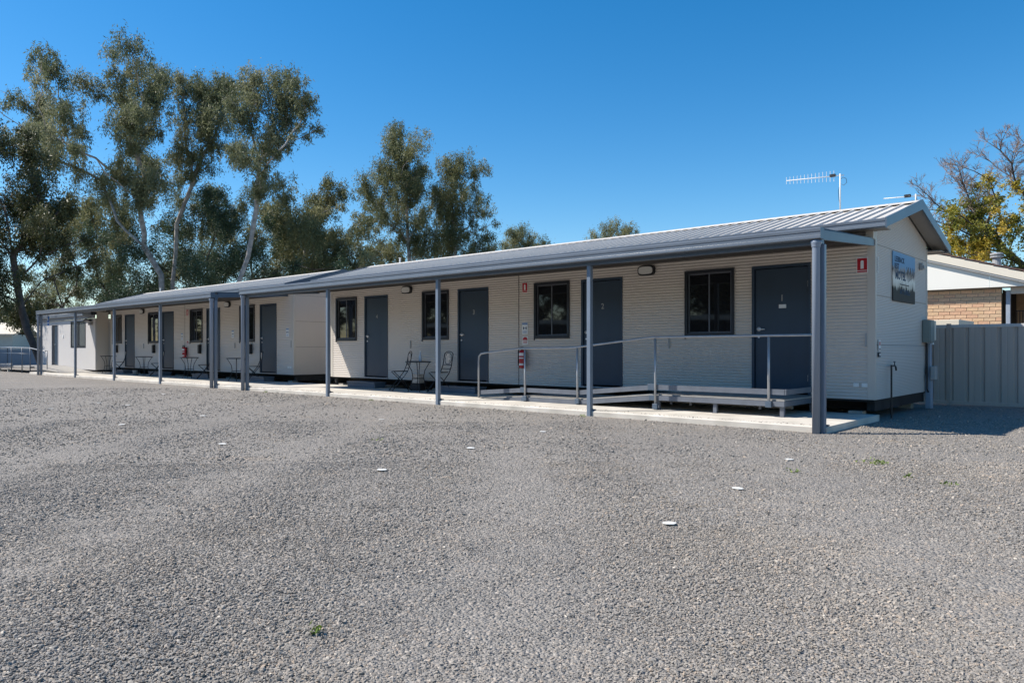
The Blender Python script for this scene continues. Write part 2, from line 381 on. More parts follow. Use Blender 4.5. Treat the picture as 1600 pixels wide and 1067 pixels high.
# ------------------------------------------------------------------ motel block
SINE = [0.0, .5, .866, 1, .866, .5]
def wave(z, pitch): return .5+.5*math.sin(2*math.pi*z/pitch)
def zsamples(z0, z1, pitch, n=6):
    k0 = math.ceil(z0/pitch*n+1e-6); k1 = math.floor(z1/pitch*n-1e-6)
    return [z0]+[k*pitch/n for k in range(k0, k1+1)]+[z1]
def corr_front(mb, x0, x1, z0, z1, pitch=.05, dep=.011, y=0.0, n=6):
    zs = zsamples(z0, z1, pitch, n); o = []
    for z in zs: yy = y-dep*wave(z, pitch); o += [(x0, yy, z), (x1, yy, z)]
    mb.add(o, [(2*i, 2*i+1, 2*i+3, 2*i+2) for i in range(len(zs)-1)])
def corr_end(mb, z0, z1, ylo, yhi, pitch=.0245, dep=.0075, x=0.0, sgn=1, n=6):
    zs = zsamples(z0, z1, pitch, n); o = []
    for z in zs: xx = x+sgn*dep*wave(z, pitch); o += [(xx, ylo(z), z), (xx, yhi(z), z)]
    mb.add(o, [(2*i, 2*i+1, 2*i+3, 2*i+2) for i in range(len(zs)-1)])

LEN = 13.96; DEP = 3.10; WB = .303; EAVE = -.35; SL = .268
DOORS = [(-1.91, -.94), (-5.43, -4.46), (-8.95, -7.97), (-12.46, -11.49)]
WINS = [(-3.13, -2.23), (-6.63, -5.73), (-10.16, -9.26), (-13.70, -12.80)]
DZ = (.333, 2.433); WZ = (1.295, 2.425)
RIDGE_Y = DEP/2; RZ = 3.445
def zroof(y): return RZ-SL*abs(y-RIDGE_Y)
motel = empty('motel_block', (0, 0, 0), label='nearer long cream corrugated motel block with light ribbed steel roof and four slate doors', cat='motel block')
ops = [(a, b, *DZ) for a, b in DOORS]+[(a, b, *WZ) for a, b in WINS]
def front_wall(x0, x1, name):
    mb = MB(); seg = sorted([o for o in ops if o[0] > x0 and o[1] < x1]); x = x0; ZT = 2.86
    for a, b, z0, z1 in seg:
        corr_front(mb, x, a, WB, ZT)
        if z0 > WB+.001: corr_front(mb, a, b, WB, z0)
        corr_front(mb, a, b, z1, ZT); x = b
    corr_front(mb, x, x1, WB, ZT)
    return mb.build(name, M['wall'], motel, smooth=True)
front_wall(-7.07, -.11, 'front_wall'); front_wall(-LEN+.09, -7.09, 'front_wall')
mb = MB(); mb.box(-7.088, -7.072, -.004, .02, WB, 2.86); mb.build('wall_joint', M['dark'], motel)
for x0, x1 in ((-.11, .012), (-LEN-.012, -LEN+.09)):
    mb = MB(); mb.bbox(x0, x1, -.014, .05, WB, 2.86, .003); mb.build('corner_trim', M['trim'], motel)
bands = [(WB, 1.12), (1.126, 1.87), (1.876, 2.635), (2.641, RZ-.10)]
def rake_lo(z): return max(.05, RIDGE_Y-(RZ-.09-z)/SL)
def rake_hi(z): return min(DEP-.05, RIDGE_Y+(RZ-.09-z)/SL)
for x, s in ((0.0, 1), (-LEN, -1)):
    for z0, z1 in bands:
        mb = MB(); corr_end(mb, z0, z1, rake_lo, rake_hi, x=x, sgn=s); mb.build('end_panel', M['wall'], motel, smooth=True)
    mb = MB(); mb.box(x-.03 if s > 0 else x, x if s > 0 else x+.03, .05, DEP-.05, WB, 2.85)
    mb.build('end_backing', M['dark'], motel)
    mb = MB(); mb.bbox(x-.05 if s > 0 else x-.012, x+.012 if s > 0 else x+.05, DEP-.05, DEP+.012, WB, 2.86, .003); mb.build('corner_trim', M['trim'], motel)
mb = MB(); mb.box(-LEN+.05, -.05, DEP-.02, DEP, WB, 2.86); mb.build('back_wall', M['wall'], motel)
mb = MB(); mb.box(-LEN+.02, -.02, .02, DEP-.03, .27, .30); mb.build('floor', M['dark'], motel)
for yy in (.45, 1.5, DEP-.18):
    mb = MB(); mb.box(-LEN+.05, -.03, yy, yy+.10, .12, .268); mb.build('bearer', M['dark'], motel)
mb = MB(); mb.box(-.14, -.03, .10, .445, .13, .266); mb.box(-.14, -.03, .555, DEP-.185, .13, .266); mb.build('bearer', M['dark'], motel)
mb = MB(); mb.box(-LEN+.03, -LEN+.14, .10, .445, .13, .266); mb.box(-LEN+.03, -LEN+.14, .555, DEP-.185, .13, .266); mb.build('bearer', M['dark'], motel)
for k in range(8):
    for yy in (.06, DEP-.24):
        mb = MB(); x = -.30-k*1.9; mb.box(x-.1, x+.1, yy, yy+.2, -.02, .118); mb.build('stump', M['concshade'], motel)
# eave soffit and light blocking ceiling
mb = MB(); mb.box(-LEN-.2, .22, EAVE+.02, -.012, 2.82, 2.832); mb.box(-LEN-.2, .22, DEP+.014, DEP-EAVE-.02, 2.82, 2.832); mb.build('soffit', M['soffit'], motel)
# ribbed roof sheets
SX0, SX1 = .255, -LEN-.255; NS = 19; SW = (SX0-SX1)/NS
def sheet_mesh():
    mb = MB(); pr = []; ribs = 4; p = SW/ribs
    for i in range(ribs):
        o = i*p; pr += [(o, 0), (o+p*.36, 0), (o+p*.40, .006), (o+p*.44, 0), (o+p-.062, 0), (o+p-.045, .027), (o+p-.017, .027), (o+p-.002, 0)]
    pr.append((SW, 0)); L_ = math.hypot(RIDGE_Y-EAVE, SL*(RIDGE_Y-EAVE))
    n = len(pr); a = math.atan(SL)
    def P(x, h, t): return (x, t*math.cos(a)-h*math.sin(a), t*math.sin(a)+h*math.cos(a))
    vs = [P(x, h, 0) for x, h in pr]+[P(x, h, L_) for x, h in pr]
    fs = [(i, i+1, n+i+1, n+i) for i in range(n-1)]
    vs += [(x, y, z-.004) for x, y, z in vs]; o = 2*n
    fs += [(o+i+1, o+i, o+n+i, o+n+i+1) for i in range(n-1)]+[(i+1, i, o+i, o+i+1) for i in range(n-1)]
    mb.add(vs, fs); return mb.mesh('roof_sheet', M['roof'])
sm_ = sheet_mesh()
for k in range(NS):
    use(sm_, 'roof_sheet', motel, (SX1+k*SW, EAVE-.03, zroof(EAVE-.03)), 0)
    use(sm_, 'roof_sheet', motel, (SX1+(k+1)*SW, DEP-EAVE+.03, zroof(EAVE-.03)), math.pi)
mb = MB()
a = SL; mb.ext([(RIDGE_Y-.16, zroof(RIDGE_Y-.16)+.034), (RIDGE_Y, RZ+.044), (RIDGE_Y+.16, zroof(RIDGE_Y-.16)+.034), (RIDGE_Y+.16, zroof(RIDGE_Y-.16)+.029), (RIDGE_Y, RZ+.038), (RIDGE_Y-.16, zroof(RIDGE_Y-.16)+.029)], SX1-.01, SX0+.01)
mb.build('ridge_cap', M['roof'], motel)
GP = [(0, .0), (0, .115), (-.012, .125), (-.024, .12), (-.02, .10), (-.028, .095), (-.028, .045), (-.02, .04), (-.02, .012), (-.032, .002), (-.10, 0)]
def gutter_prof(y, z, h=.125, d=.115):
    # front of the gutter at y; a stepped quad profile
    return [(y, z+.01), (y, z+h*.30), (y+.007, z+h*.34), (y+.007, z+h*.62), (y-.001, z+h*.68), (y-.004, z+h*.93), (y+.006, z+h), (y+.016, z+h*.96), (y+.012, z+h*.8),
            (y+.016, z+.012), (y+d-.004, z+.012), (y+d-.004, z+h), (y+d, z+h), (y+d, z), (y+.012, z)]
for sgn in (0, 1):
    mb = MB(); pr = gutter_prof(EAVE-.125, 2.808)
    if sgn: pr = [(DEP-y, z) for y, z in pr]
    mb.ext(pr, SX1-.01, SX0+.012); mb.build('gutter', M['gutter'], motel)
# barge boards at the gable ends
def barge(x0, x1):
    mb = MB(); w_ = .165
    for s in (1, -1):
        y0 = EAVE-.13; pts = [(y0, zroof(y0)+.035), (RIDGE_Y, RZ+.052), (RIDGE_Y, RZ+.052-w_), (y0, zroof(y0)+.035-w_+.03)]
        if s < 0: pts = [(DEP-y, z) for y, z in pts]
        mb.ext(pts, x0, x1)
    mb.build('barge_board', M['slate'], motel)
barge(SX0+.014, SX0+.036); barge(SX1-.036, SX1-.014)
# underside of the gable overhang
for x0, x1 in ((.02, SX0+.012), (SX1-.012, -LEN-.02)):
    mb = MB()
    for s in (1, -1):
        pts = [(EAVE, zroof(EAVE)-.055), (RIDGE_Y, RZ-.055), (RIDGE_Y, RZ-.07), (EAVE, zroof(EAVE)-.07)]
        if s < 0: pts = [(DEP-y, z) for y, z in pts]
        mb.ext(pts, x0, x1)
    mb.build('gable_soffit', M['soffit'], motel)
mb = MB(); mb.bbox(-.10, .012, -.12, -.016, 2.70, 2.818, .004); mb.build('eave_block', M['trim'], motel)

# doors
def door_local():
    d = MB(); x1 = .97
    # frame (parent part), leaf inside
    d.box(0, .045, -.016, .06, 0, 2.10); d.box(x1-.045, x1, -.016, .06, 0, 2.10); d.box(.045, x1-.045, -.016, .06, 2.055, 2.10)
    return d
df_m = door_local().mesh('door_frame', M['door'])
mb = MB(); mb.bbox(.052, .918, .012, .05, .03, 2.045, .004); leaf_m = mb.mesh('door_leaf', M['door'])
mb = MB(); mb.tube([(0, 0, 0), (0, -.014, 0)], .036, 16); mb.tube([(0, -.014, 0), (0, -.055, 0)], .012, 10); mb.tube([(0, -.050, 0), (.04, -.052, -.002), (.115, -.046, -.004)], [.012, .010, .008], 8); han_m = mb.mesh('door_handle', M['chrome'], True)
mb = MB(); mb.tube([(0, 0, 0), (0, -.016, 0)], .017, 12); lock_m = mb.mesh('door_lock', M['chrome'])
mb = MB(); mb.tube([(0, 0, 0), (0, 0, .045)], .010, 8); mb.tube([(0, 0, .055), (0, 0, .10)], .010, 8); hin_m = mb.mesh('hinge', M['chrome'])
mb = MB(); mb.bbox(-.01, .98, -.045, .05, -.03, .0, .004); sill_m = mb.mesh('door_sill', M['steel'])
for x0, x1 in DOORS:
    fr = use(df_m, 'door_frame', motel, (x0, 0, DZ[0])); use(leaf_m, 'door_leaf', fr)
    use(han_m, 'door_handle', fr, (.115, .012, 1.06)); use(lock_m, 'door_lock', fr, (.115, .012, .93))
    for z in (.22, 1.72): use(hin_m, 'hinge', fr, (.925, .004, z))
    use(sill_m, 'door_sill', fr)
# windows
W_, H_ = .90, 1.13
mb = MB(); t = .034
mb.box(0, t, -.03, .05, 0, H_); mb.box(W_-t, W_, -.03, .05, 0, H_); mb.box(t, W_-t, -.03, .05, H_-t, H_); mb.box(t, W_-t, -.035, .05, 0, t+.01)
mb.box(-.012, 0, -.036, .012, -.05, H_+.012); mb.box(W_, W_+.012, -.036, .012, -.012, H_+.012); mb.box(0, W_, -.036, .012, H_, H_+.012); mb.box(0, W_, -.05, .012, -.014, 0)
wf_m = mb.mesh('window_frame', M['frame'])
def sash(x0, x1, y):
    mb = MB(); s = .024; z0, z1 = t+.012, H_-t-.002
    mb.box(x0, x0+s, y, y+.02, z0, z1); mb.box(x1-s, x1, y, y+.02, z0, z1); mb.box(x0+s, x1-s, y, y+.02, z1-s, z1); mb.box(x0+s, x1-s, y, y+.02, z0, z0+s)
    return mb.mesh('sash', M['sash']), MB().box(x0+s, x1-s, y+.008, y+.013, z0+s, z1-s).mesh('pane', M['glass'])
s1, p1 = sash(t+.002, W_/2+.015, .022); s2, p2 = sash(W_/2-.015, W_-t-.002, -.004)
mb = MB(); mb.box(.02, W_-.02, .052, .06, .02, H_-.02); bk_m = mb.mesh('window_backing', M['dark'])
for x0, x1 in WINS:
    fr = use(wf_m, 'window_frame', motel, (x0, 0, WZ[0]))
    use(s1, 'sash', fr); use(s2, 'sash', fr); use(p1, 'pane', fr); use(p2, 'pane', fr); use(bk_m, 'window_backing', fr)
# small wall brackets
for x in (-3.47, -10.62): 
    mb = MB(); mb.bbox(x, x+.025, -.03, -.008, 1.08, 1.26, .003); mb.build('wall_bracket', M['grey'], motel)
mb = MB(); mb.bbox(-.135, -.11, -.03, -.008, 1.10, 1.30, .003); mb.build('wall_bracket', M['grey'], motel)
for x in (-.30, -.18):
    mb = MB(); mb.bbox(x, x+.08, -.03, -.008, .49, .55, .004); mb.build('outlet_cover', M['white'], motel)
mb = MB(); mb.tube([(-12.96, RIDGE_Y+.05, 3.40), (-12.96, RIDGE_Y+.05, 3.62)], .025, 10); mb.tube([(-12.96, RIDGE_Y+.05, 3.62), (-12.96, RIDGE_Y+.05, 3.635)], .038, 10); mb.build('vent_pipe', M['white'], motel)

motel2 = copy_tree(motel); motel2.location = (-15.84, 0, 0)
motel2['label'] = 'farther cream corrugated motel block beyond the gap, same ribbed roof and slate doors'
motel['group'] = motel2['group'] = 'cream motel blocks'
# door numerals (near block only; the far ones cannot be read)
fr_list = [o for o in motel.children if o.name.startswith('door_frame')]
fr_list.sort(key=lambda o: -o.location.x)
for k, fr in enumerate(fr_list):
    text(str(k+1), .15, M['grey'], 'door_number', fr, (.50, .0105, 1.555))
fr = fr_list[0]
pl = MB(); pl.bbox(.45, .57, .003, .011, 1.395, 1.455, .002); pl = pl.build('name_plate', M['white'], fr)

# ------------------------------------------------------------------ bulkhead lights
def bulkhead(x, label):
    r = empty('bulkhead_light', (x, -.008, 2.51), label=label, cat='light', group='oval bulkhead lights under the veranda')
    def oval(a, b, y0, y1, n=28):
        vs = []
        for y in (y0, y1):
            for i in range(n):
                t_ = 2*math.pi*i/n; cx, cz = math.cos(t_), math.sin(t_)
                ex = .6; X = math.copysign(abs(cx)**ex, cx)*a; Z = math.copysign(abs(cz)**ex, cz)*b; vs.append((X, y, Z))
        return vs, [(i, (i+1) % n, n+(i+1) % n, n+i) for i in range(n)]+[tuple(range(n)), tuple(range(2*n-1, n-1, -1))]
    m1 = MB(); m1.add(*oval(.175, .095, 0, -.055)); m1.build('housing', M['black'], r)
    m2 = MB(); m2.add(*oval(.145, .068, -.056, -.075)); m2.build('lens', M['lens'], r, smooth=False)
bulkhead(-3.92, 'oval bulkhead light with black rim between the first door and second door')
bulkhead(-10.72, 'oval bulkhead light with black rim above the bistro table, nearer block')
bulkhead(-15.84-3.92, 'oval bulkhead light nearest the gap on the farther block')
bulkhead(-15.84-10.72, 'oval bulkhead light farthest along the farther block')

# ------------------------------------------------------------------ verandas
def veranda(xr, xl, posts, label):
    r = empty('veranda', (0, 0, 0), label=label, cat='veranda', group='slate verandas along the motel')
    # posts
    for i, px in enumerate(posts):
        mb = MB(); mb.bbox(px-.0375, px+.0375, -2.2375, -2.1625, -.03, 2.398, .006); p = mb.build('post', M['post'], r)
        mb = MB(); mb.box(px-.055, px+.055, -2.16, -2.10, .086, .10); mb.tube([(px+.0, -2.13, .10), (px+.0, -2.13, .115)], .012, 6); mb.build('base_bracket', M['slate'], p)
    # downpipes on the end posts
    for px, sx in ((posts[0], -1), (posts[-1], -1)):
        x = px-.048; y = -2.292
        mb = MB(); mb.tube([(x, y, -.01), (x, y, 2.34), (x, y, 2.36)], [.048, .048, .052], 18, mi=0)
        mb.lathe([(.052, 2.35), (.056, 2.36), (.056, 2.375), (.066, 2.40), (.070, 2.42), (.062, 2.445)], 18, (x, y))
        mb.build('downpipe', M['pipe'], r, smooth=True)
    # beam, gutter, roof
    mb = MB(); mb.bbox(xl, xr, -2.245, -2.155, 2.40, 2.555, .004); mb.build('beam', M['slate'], r)
    mb = MB(); mb.ext(gutter_prof(-2.375, 2.452, .14, .125), xl-.03, xr+.03); mb.build('gutter', M['gutter'], r)
    for x in (xl-.034, xr+.03):
        mb = MB(); mb.ext([(-2.378, 2.455), (-2.378, 2.596), (-2.25, 2.596), (-2.25, 2.455)], x, x+.004); mb.build('gutter_end', M['slate'], r)
    for x in (xl, xr-.05):
        mb = MB(); mb.ext([(-2.153, 2.462), (-2.153, 2.585), (-.014, 2.715), (-.014, 2.605)], x, x+.05); mb.build('side_beam', M['slate'], r)
    # purlins
    for y in (-1.4, -.7, -.06):
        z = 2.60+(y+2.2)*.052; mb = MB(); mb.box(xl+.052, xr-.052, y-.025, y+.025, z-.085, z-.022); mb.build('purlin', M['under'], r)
    n = int(round((xr-xl)/.76)); w_ = (xr-xl)/n
    mb = MB(); k = 4; p = w_/k; pr = []
    for i in range(k): pr += [(i*p, 0), (i*p+p-.06, 0), (i*p+p-.045, .024), (i*p+p-.018, .024), (i*p+p-.003, 0)]
    pr.append((w_, 0)); q = len(pr)
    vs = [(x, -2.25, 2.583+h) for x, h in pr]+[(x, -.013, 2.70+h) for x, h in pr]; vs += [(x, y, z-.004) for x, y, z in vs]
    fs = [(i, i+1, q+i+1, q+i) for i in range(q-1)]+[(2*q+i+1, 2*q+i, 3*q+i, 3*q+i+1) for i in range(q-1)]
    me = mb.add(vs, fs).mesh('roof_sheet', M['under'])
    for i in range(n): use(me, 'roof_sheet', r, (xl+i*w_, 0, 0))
    return r
veranda(.0, -14.55, [-.005, -3.64, -7.22, -10.88, -14.48], 'nearer slate steel veranda with gutter and five posts in front of the nearer block')
veranda(-16.14, -31.1, [-16.18, -19.71, -23.35, -27.1, -31.06], 'farther slate steel veranda with gutter and five posts, beyond the gap')

# ------------------------------------------------------------------ end wall items
def art_sign():
    r = empty('motel_sign', (.012, 1.535, 2.225), label='landscape print sign lettered MOTEL on the gable end wall', cat='sign')
    m = bpy.data.materials.new('sign_print'); m.use_nodes = True; N = m.node_tree.nodes; L = m.node_tree.links; b = N['Principled BSDF']; b.inputs['Roughness'].default_value = .65; b.inputs['Specular IOR Level'].default_value = .25
    tc = N.new('ShaderNodeTexCoord'); sx = N.new('ShaderNodeSeparateXYZ'); L.new(tc.outputs['Object'], sx.inputs[0])
    no = N.new('ShaderNodeTexNoise'); no.inputs['Scale'].default_value = 5; no.inputs['Detail'].default_value = 6; no.inputs['Roughness'].default_value = .7
    mp = N.new('ShaderNodeMapping'); mp.inputs['Scale'].default_value = (1, 2.2, .7); L.new(tc.outputs['Object'], mp.inputs[0]); L.new(mp.outputs[0], no.inputs['Vector'])
    ma = N.new('ShaderNodeMath'); ma.operation = 'MULTIPLY_ADD'; ma.inputs[1].default_value = .45; L.new(no.outputs['Fac'], ma.inputs[0])
    mz = N.new('ShaderNodeMath'); mz.operation = 'MULTIPLY_ADD'; mz.inputs[1].default_value = 1.25; mz.inputs[2].default_value = .275; L.new(sx.outputs['Z'], mz.inputs[0]); L.new(mz.outputs[0], ma.inputs[2])
    cr = N.new('ShaderNodeValToRGB'); e = cr.color_ramp.elements; e[0].position = 0; e[0].color = (.035, .032, .026, 1); e[1].position = 1; e[1].color = (.20, .37, .54, 1)
    for p, c in ((.26, (.040, .036, .028)), (.30, (.55, .50, .40)), (.45, (.84, .80, .70)), (.56, (.50, .41, .34)), (.63, (.13, .12, .11)), (.67, (.30, .30, .30)), (.73, (.17, .33, .50))): k = e.new(p); k.color = (*c, 1)
    L.new(ma.outputs[0], cr.inputs[0]); L.new(cr.outputs[0], b.inputs['Base Color'])
    mb = MB(); mb.bbox(-.004, .012, -.665, .665, -.395, .395, .003); mb.build('sign_panel', m, r)
    for tx, sz, y, z, mt in (('LEEBBACK', .14, -.30, .275, 'ink'), ('REST', .14, -.46, .165, 'ink'), ('MOTEL', .22, -.24, .02, 'ink'), ('BATTLEFIELD', .12, .03, -.235, 'ink')):
        text(tx, sz*.88, M['signink'], 'lettering', r, (.0135, y, z), '+X', True)
    text('ROOMS', .06, M['grey'], 'lettering', r, (.0135, -.2, -.33), '+X') if False else None
    mb = MB(); mb.box(.0125, .0145, -.28, .27, -.118, -.104); mb.build('rule_line', M['ink'], r)
    mb = MB()
    for s in range(5):                                   # loose branch drawing
        y0 = .22+.07*s; mb.tube([(.0135, y0, -.05+.02*s), (.0135, y0+.05*(s-2)*.4, .08), (.0135, y0+.09*(s-2)*.5, .2)], .004, 4)
    mb.build('branch_drawing', M['ink'], r)
art_sign()
r = empty('wall_lamp', (.01, 2.60, 2.51), label='small grey wall lamp beside the landscape sign on the gable end', cat='lamp')
mb = MB(); mb.bbox(0, .05, -.05, .05, -.06, .06, .006); mb.build('mount', M['grey'], r); mb = MB(); mb.bbox(.051, .075, -.045, .045, -.045, .02, .006); mb.build('lamp_head', M['grey'], r)
r = empty('meter_box', (.01, 2.95, 1.38), label='green grey electrical box on the back corner of the end wall', cat='meter box')
mb = MB(); mb.bbox(0, .12, -.20, .11, -.20, .20, .006); mb.build('cabinet', M['gbox'], r)
mb = MB(); mb.bbox(.121, .13, -.185, .095, -.185, .185, .003); mb.build('cabinet_door', M['gbox'], r)
mb = MB(); mb.bbox(.0, .12, .125, .26, -.16, .19, .006); mb.build('side_box', M['cream'], r)
mb = MB(); mb.bbox(.0, .06, .28, .38, -.24, -.16, .004); mb.build('label_plate', M['white'], r)
r = empty('conduit_riser', (.01, 2.98, 0), label='grey blue conduit with a small junction box below the electrical box', cat='conduit')
mb = MB(); mb.bbox(0, .09, -.02, .15, 0, .60, .005); mb.bbox(0.005, .075, .0, .12, .60, 1.17, .005); mb.build('conduit', M['conduit'], r)
mb = MB(); mb.tube([(.04, -.07, .35), (.04, -.07, 1.17)], .014, 8); mb.tube([(.04, -.07, .35), (.05, -.03, .30), (.06, .03, .31), (.06, .06, .36)], .014, 8); mb.build('cable', M['black'], r)
mb = MB(); mb.bbox(.092, .17, -.07, .10, .52, .76, .006); mb.build('junction_box', M['grey'], r)
r = empty('garden_tap', (.07, .60, 0), label='black standpipe tap in front of the end wall', cat='tap')
mb = MB(); mb.tube([(0, 0, -.02), (0, 0, .82)], .014, 8); mb.tube([(0, 0, .80), (0, .09, .805), (0, .20, .80)], .013, 8); mb.build('standpipe', M['black'], r)
mb = MB(); mb.tube([(0, .20, .80), (0, .24, .78), (0, .26, .73)], .014, 8); mb.tube([(0, .17, .81), (0, .17, .86)], .008, 6); mb.tube([(0, .13, .865), (0, .21, .865)], .008, 6); mb.build('tap_head', M['black'], r)
def notice(x, y, z, w_, h_, facing, base, marks, name, label, group=None, border=None):
    r = empty(name, (x, y, z), label=label, cat='sign', group=group)
    if facing == '-Y':
        mb = MB(); mb.bbox(-w_/2, w_/2, -.004, .002, -h_/2, h_/2, .0015); mb.build('plate', base, r)
    else:
        mb = MB(); mb.bbox(-.002, .004, -w_/2, w_/2, -h_/2, h_/2, .0015); mb.build('plate', base, r)
    for (u0, u1, v0, v1, m) in marks:
        mb = MB()
        if facing == '-Y': mb.box(u0*w_, u1*w_, -.0065, -.0045, v0*h_, v1*h_)
        else: mb.box(.0045, .0065, u0*w_, u1*w_, v0*h_, v1*h_)
        mb.build('printed_mark', m, r)
    return r
def ext_sign(x, z, label, s=1.0):
    r = notice(x, -.013, z, .165*s, .235*s, '-Y', M['white'], [(-.43, .43, -.33, .44, M['red']), (-.43, .43, -.46, -.37, M['red'])], 'extinguisher_sign', label, 'red fire extinguisher signs')
    mb = MB(); n = 12; pr = []
    a, b, rr = .022*s, .055*s, .022*s
    for i in range(n+1): t_ = math.pi*i/n; pr.append((rr*math.cos(t_), b+rr*math.sin(t_)*.7))
    pr += [(-rr, -b), (rr, -b)]
    mb.ext(pr, -.009, -.0066, 'y'); o = mb.build('printed_symbol', M['white'], r)
    return r
ext_sign(-.175, 2.33, 'red extinguisher sign at the right end of the nearer block')
ext_sign(-6.90, 2.36, 'red extinguisher sign left of the second window, nearer block', .95)
ext_sign(-22.70, 2.34, 'red extinguisher sign in the middle of the farther block')
def covid(x, z, label):
    notice(x, -.013, z, .16, .25, '-Y', M['white'], [(-.46, .46, .30, .46, M['inkblue']), (-.30, -.16, -.10, .12, M['ink']), (.16, .30, -.10, .12, M['ink']), (-.14, .14, -.02, .05, M['inkblue']), (-.36, .36, -.30, -.24, M['inkblue']), (-.36, .30, -.40, -.36, M['inkblue'])],
           'paper_notice', label, 'white and blue paper notices')
covid(-6.90, 1.50, 'white paper notice with blue heading above the round red sticker, nearer block')
covid(-16.16, 1.55, 'white and blue notice right of the door nearest the gap, farther block')
covid(-19.43, 1.54, 'white and blue notice under the nearer light, farther block')
covid(-23.12, 1.50, 'small white notice left of the extinguisher, farther block')
def sticker(x, z, label):
    r = notice(x, -.013, z, .16, .17, '-Y', M['white'], [(-.40, .40, -.06, .02, M['white'])], 'round_sticker', label, 'red extinguisher stickers')
    mb = MB(); n = 20; pr = [(.068*math.cos(math.pi*i/n), .068*math.sin(math.pi*i/n)+.005) for i in range(n+1)]; mb.ext(pr, -.009, -.0066, 'y'); mb.build('printed_dome', M['red'], r)
    for z_ in (-.018, -.036, -.054):
        mb = MB(); mb.box(-.055, .055, -.008, -.0066, z_-.005, z_+.004); mb.build('printed_line', M['red'], r)
sticker(-6.89, 1.245, 'round red and white sticker above the extinguisher, nearer block')
sticker(-22.66, 1.27, 'red and white sticker above the extinguisher, farther block')
notice(.02, .16, 1.12, .10, .16, '+X', M['white'], [(-.25, .25, .0, .34, M['red']), (-.25, .25, -.42, -.30, M['ink'])], 'warning_sticker', 'white warning sticker with red mark on the end wall corner')
notice(.02, .15, .98, .12, .07, '+X', M['ink'], [(-.1, .35, -.25, .3, M['white'])], 'small_sticker', 'dark small sticker under the warning sticker on the end wall')
notice(.02, .08, 2.33, .03, .24, '+X', M['white'], [(-.3, .3, -.4, .4, M['ceramic'])], 'pale_strip', 'thin pale strip label high on the end wall corner')

def extinguisher(x, z, label):
    r = empty('fire_extinguisher', (x, -.10, z), label=label, cat='fire extinguisher', group='red fire extinguishers')
    mb = MB(); mb.lathe([(.055, 0), (.066, .004), (.07, .02), (.07, .33), (.062, .36), (.035, .385), (.022, .39)], 20); mb.build('cylinder', M['red'], r, smooth=True)
    mb = MB(); mb.lathe([(.02, .39), (.02, .42), (.012, .425)], 10); mb.box(-.012, .012, -.07, .03, .425, .435); mb.box(-.012, .012, -.075, .02, .448, .456); mb.build('valve', M['black'], r)
    mb = MB(); mb.tube([(0, -.02, .41), (-.06, -.03, .42), (-.085, -.03, .36), (-.085, -.03, .12), (-.083, -.03, .06)], .011, 8); mb.build('hose', M['black'], r)
    for z0, z1 in ((.26, .32), (.20, .225), (.06, .10)):
        mb = MB(); n = 8; vs = []
        for zz in (z0, z1):
            for i in range(n+1): a = math.pi*(1.15+.7*i/n); vs.append((.0715*math.cos(a), .0715*math.sin(a), zz))
        mb.add(vs, [(i, i+1, n+2+i, n+1+i) for i in range(n)]); mb.build('printed_label', M['white'], r)
    mb = MB(); mb.bbox(-.02, .02, .071, .095, .1, .38, .002); mb.build('wall_bracket', M['black'], r)
extinguisher(-6.90, .66, 'red fire extinguisher hung behind the ramp rail, nearer block')
extinguisher(-22.74, .74, 'red fire extinguisher above a bistro table, farther block')

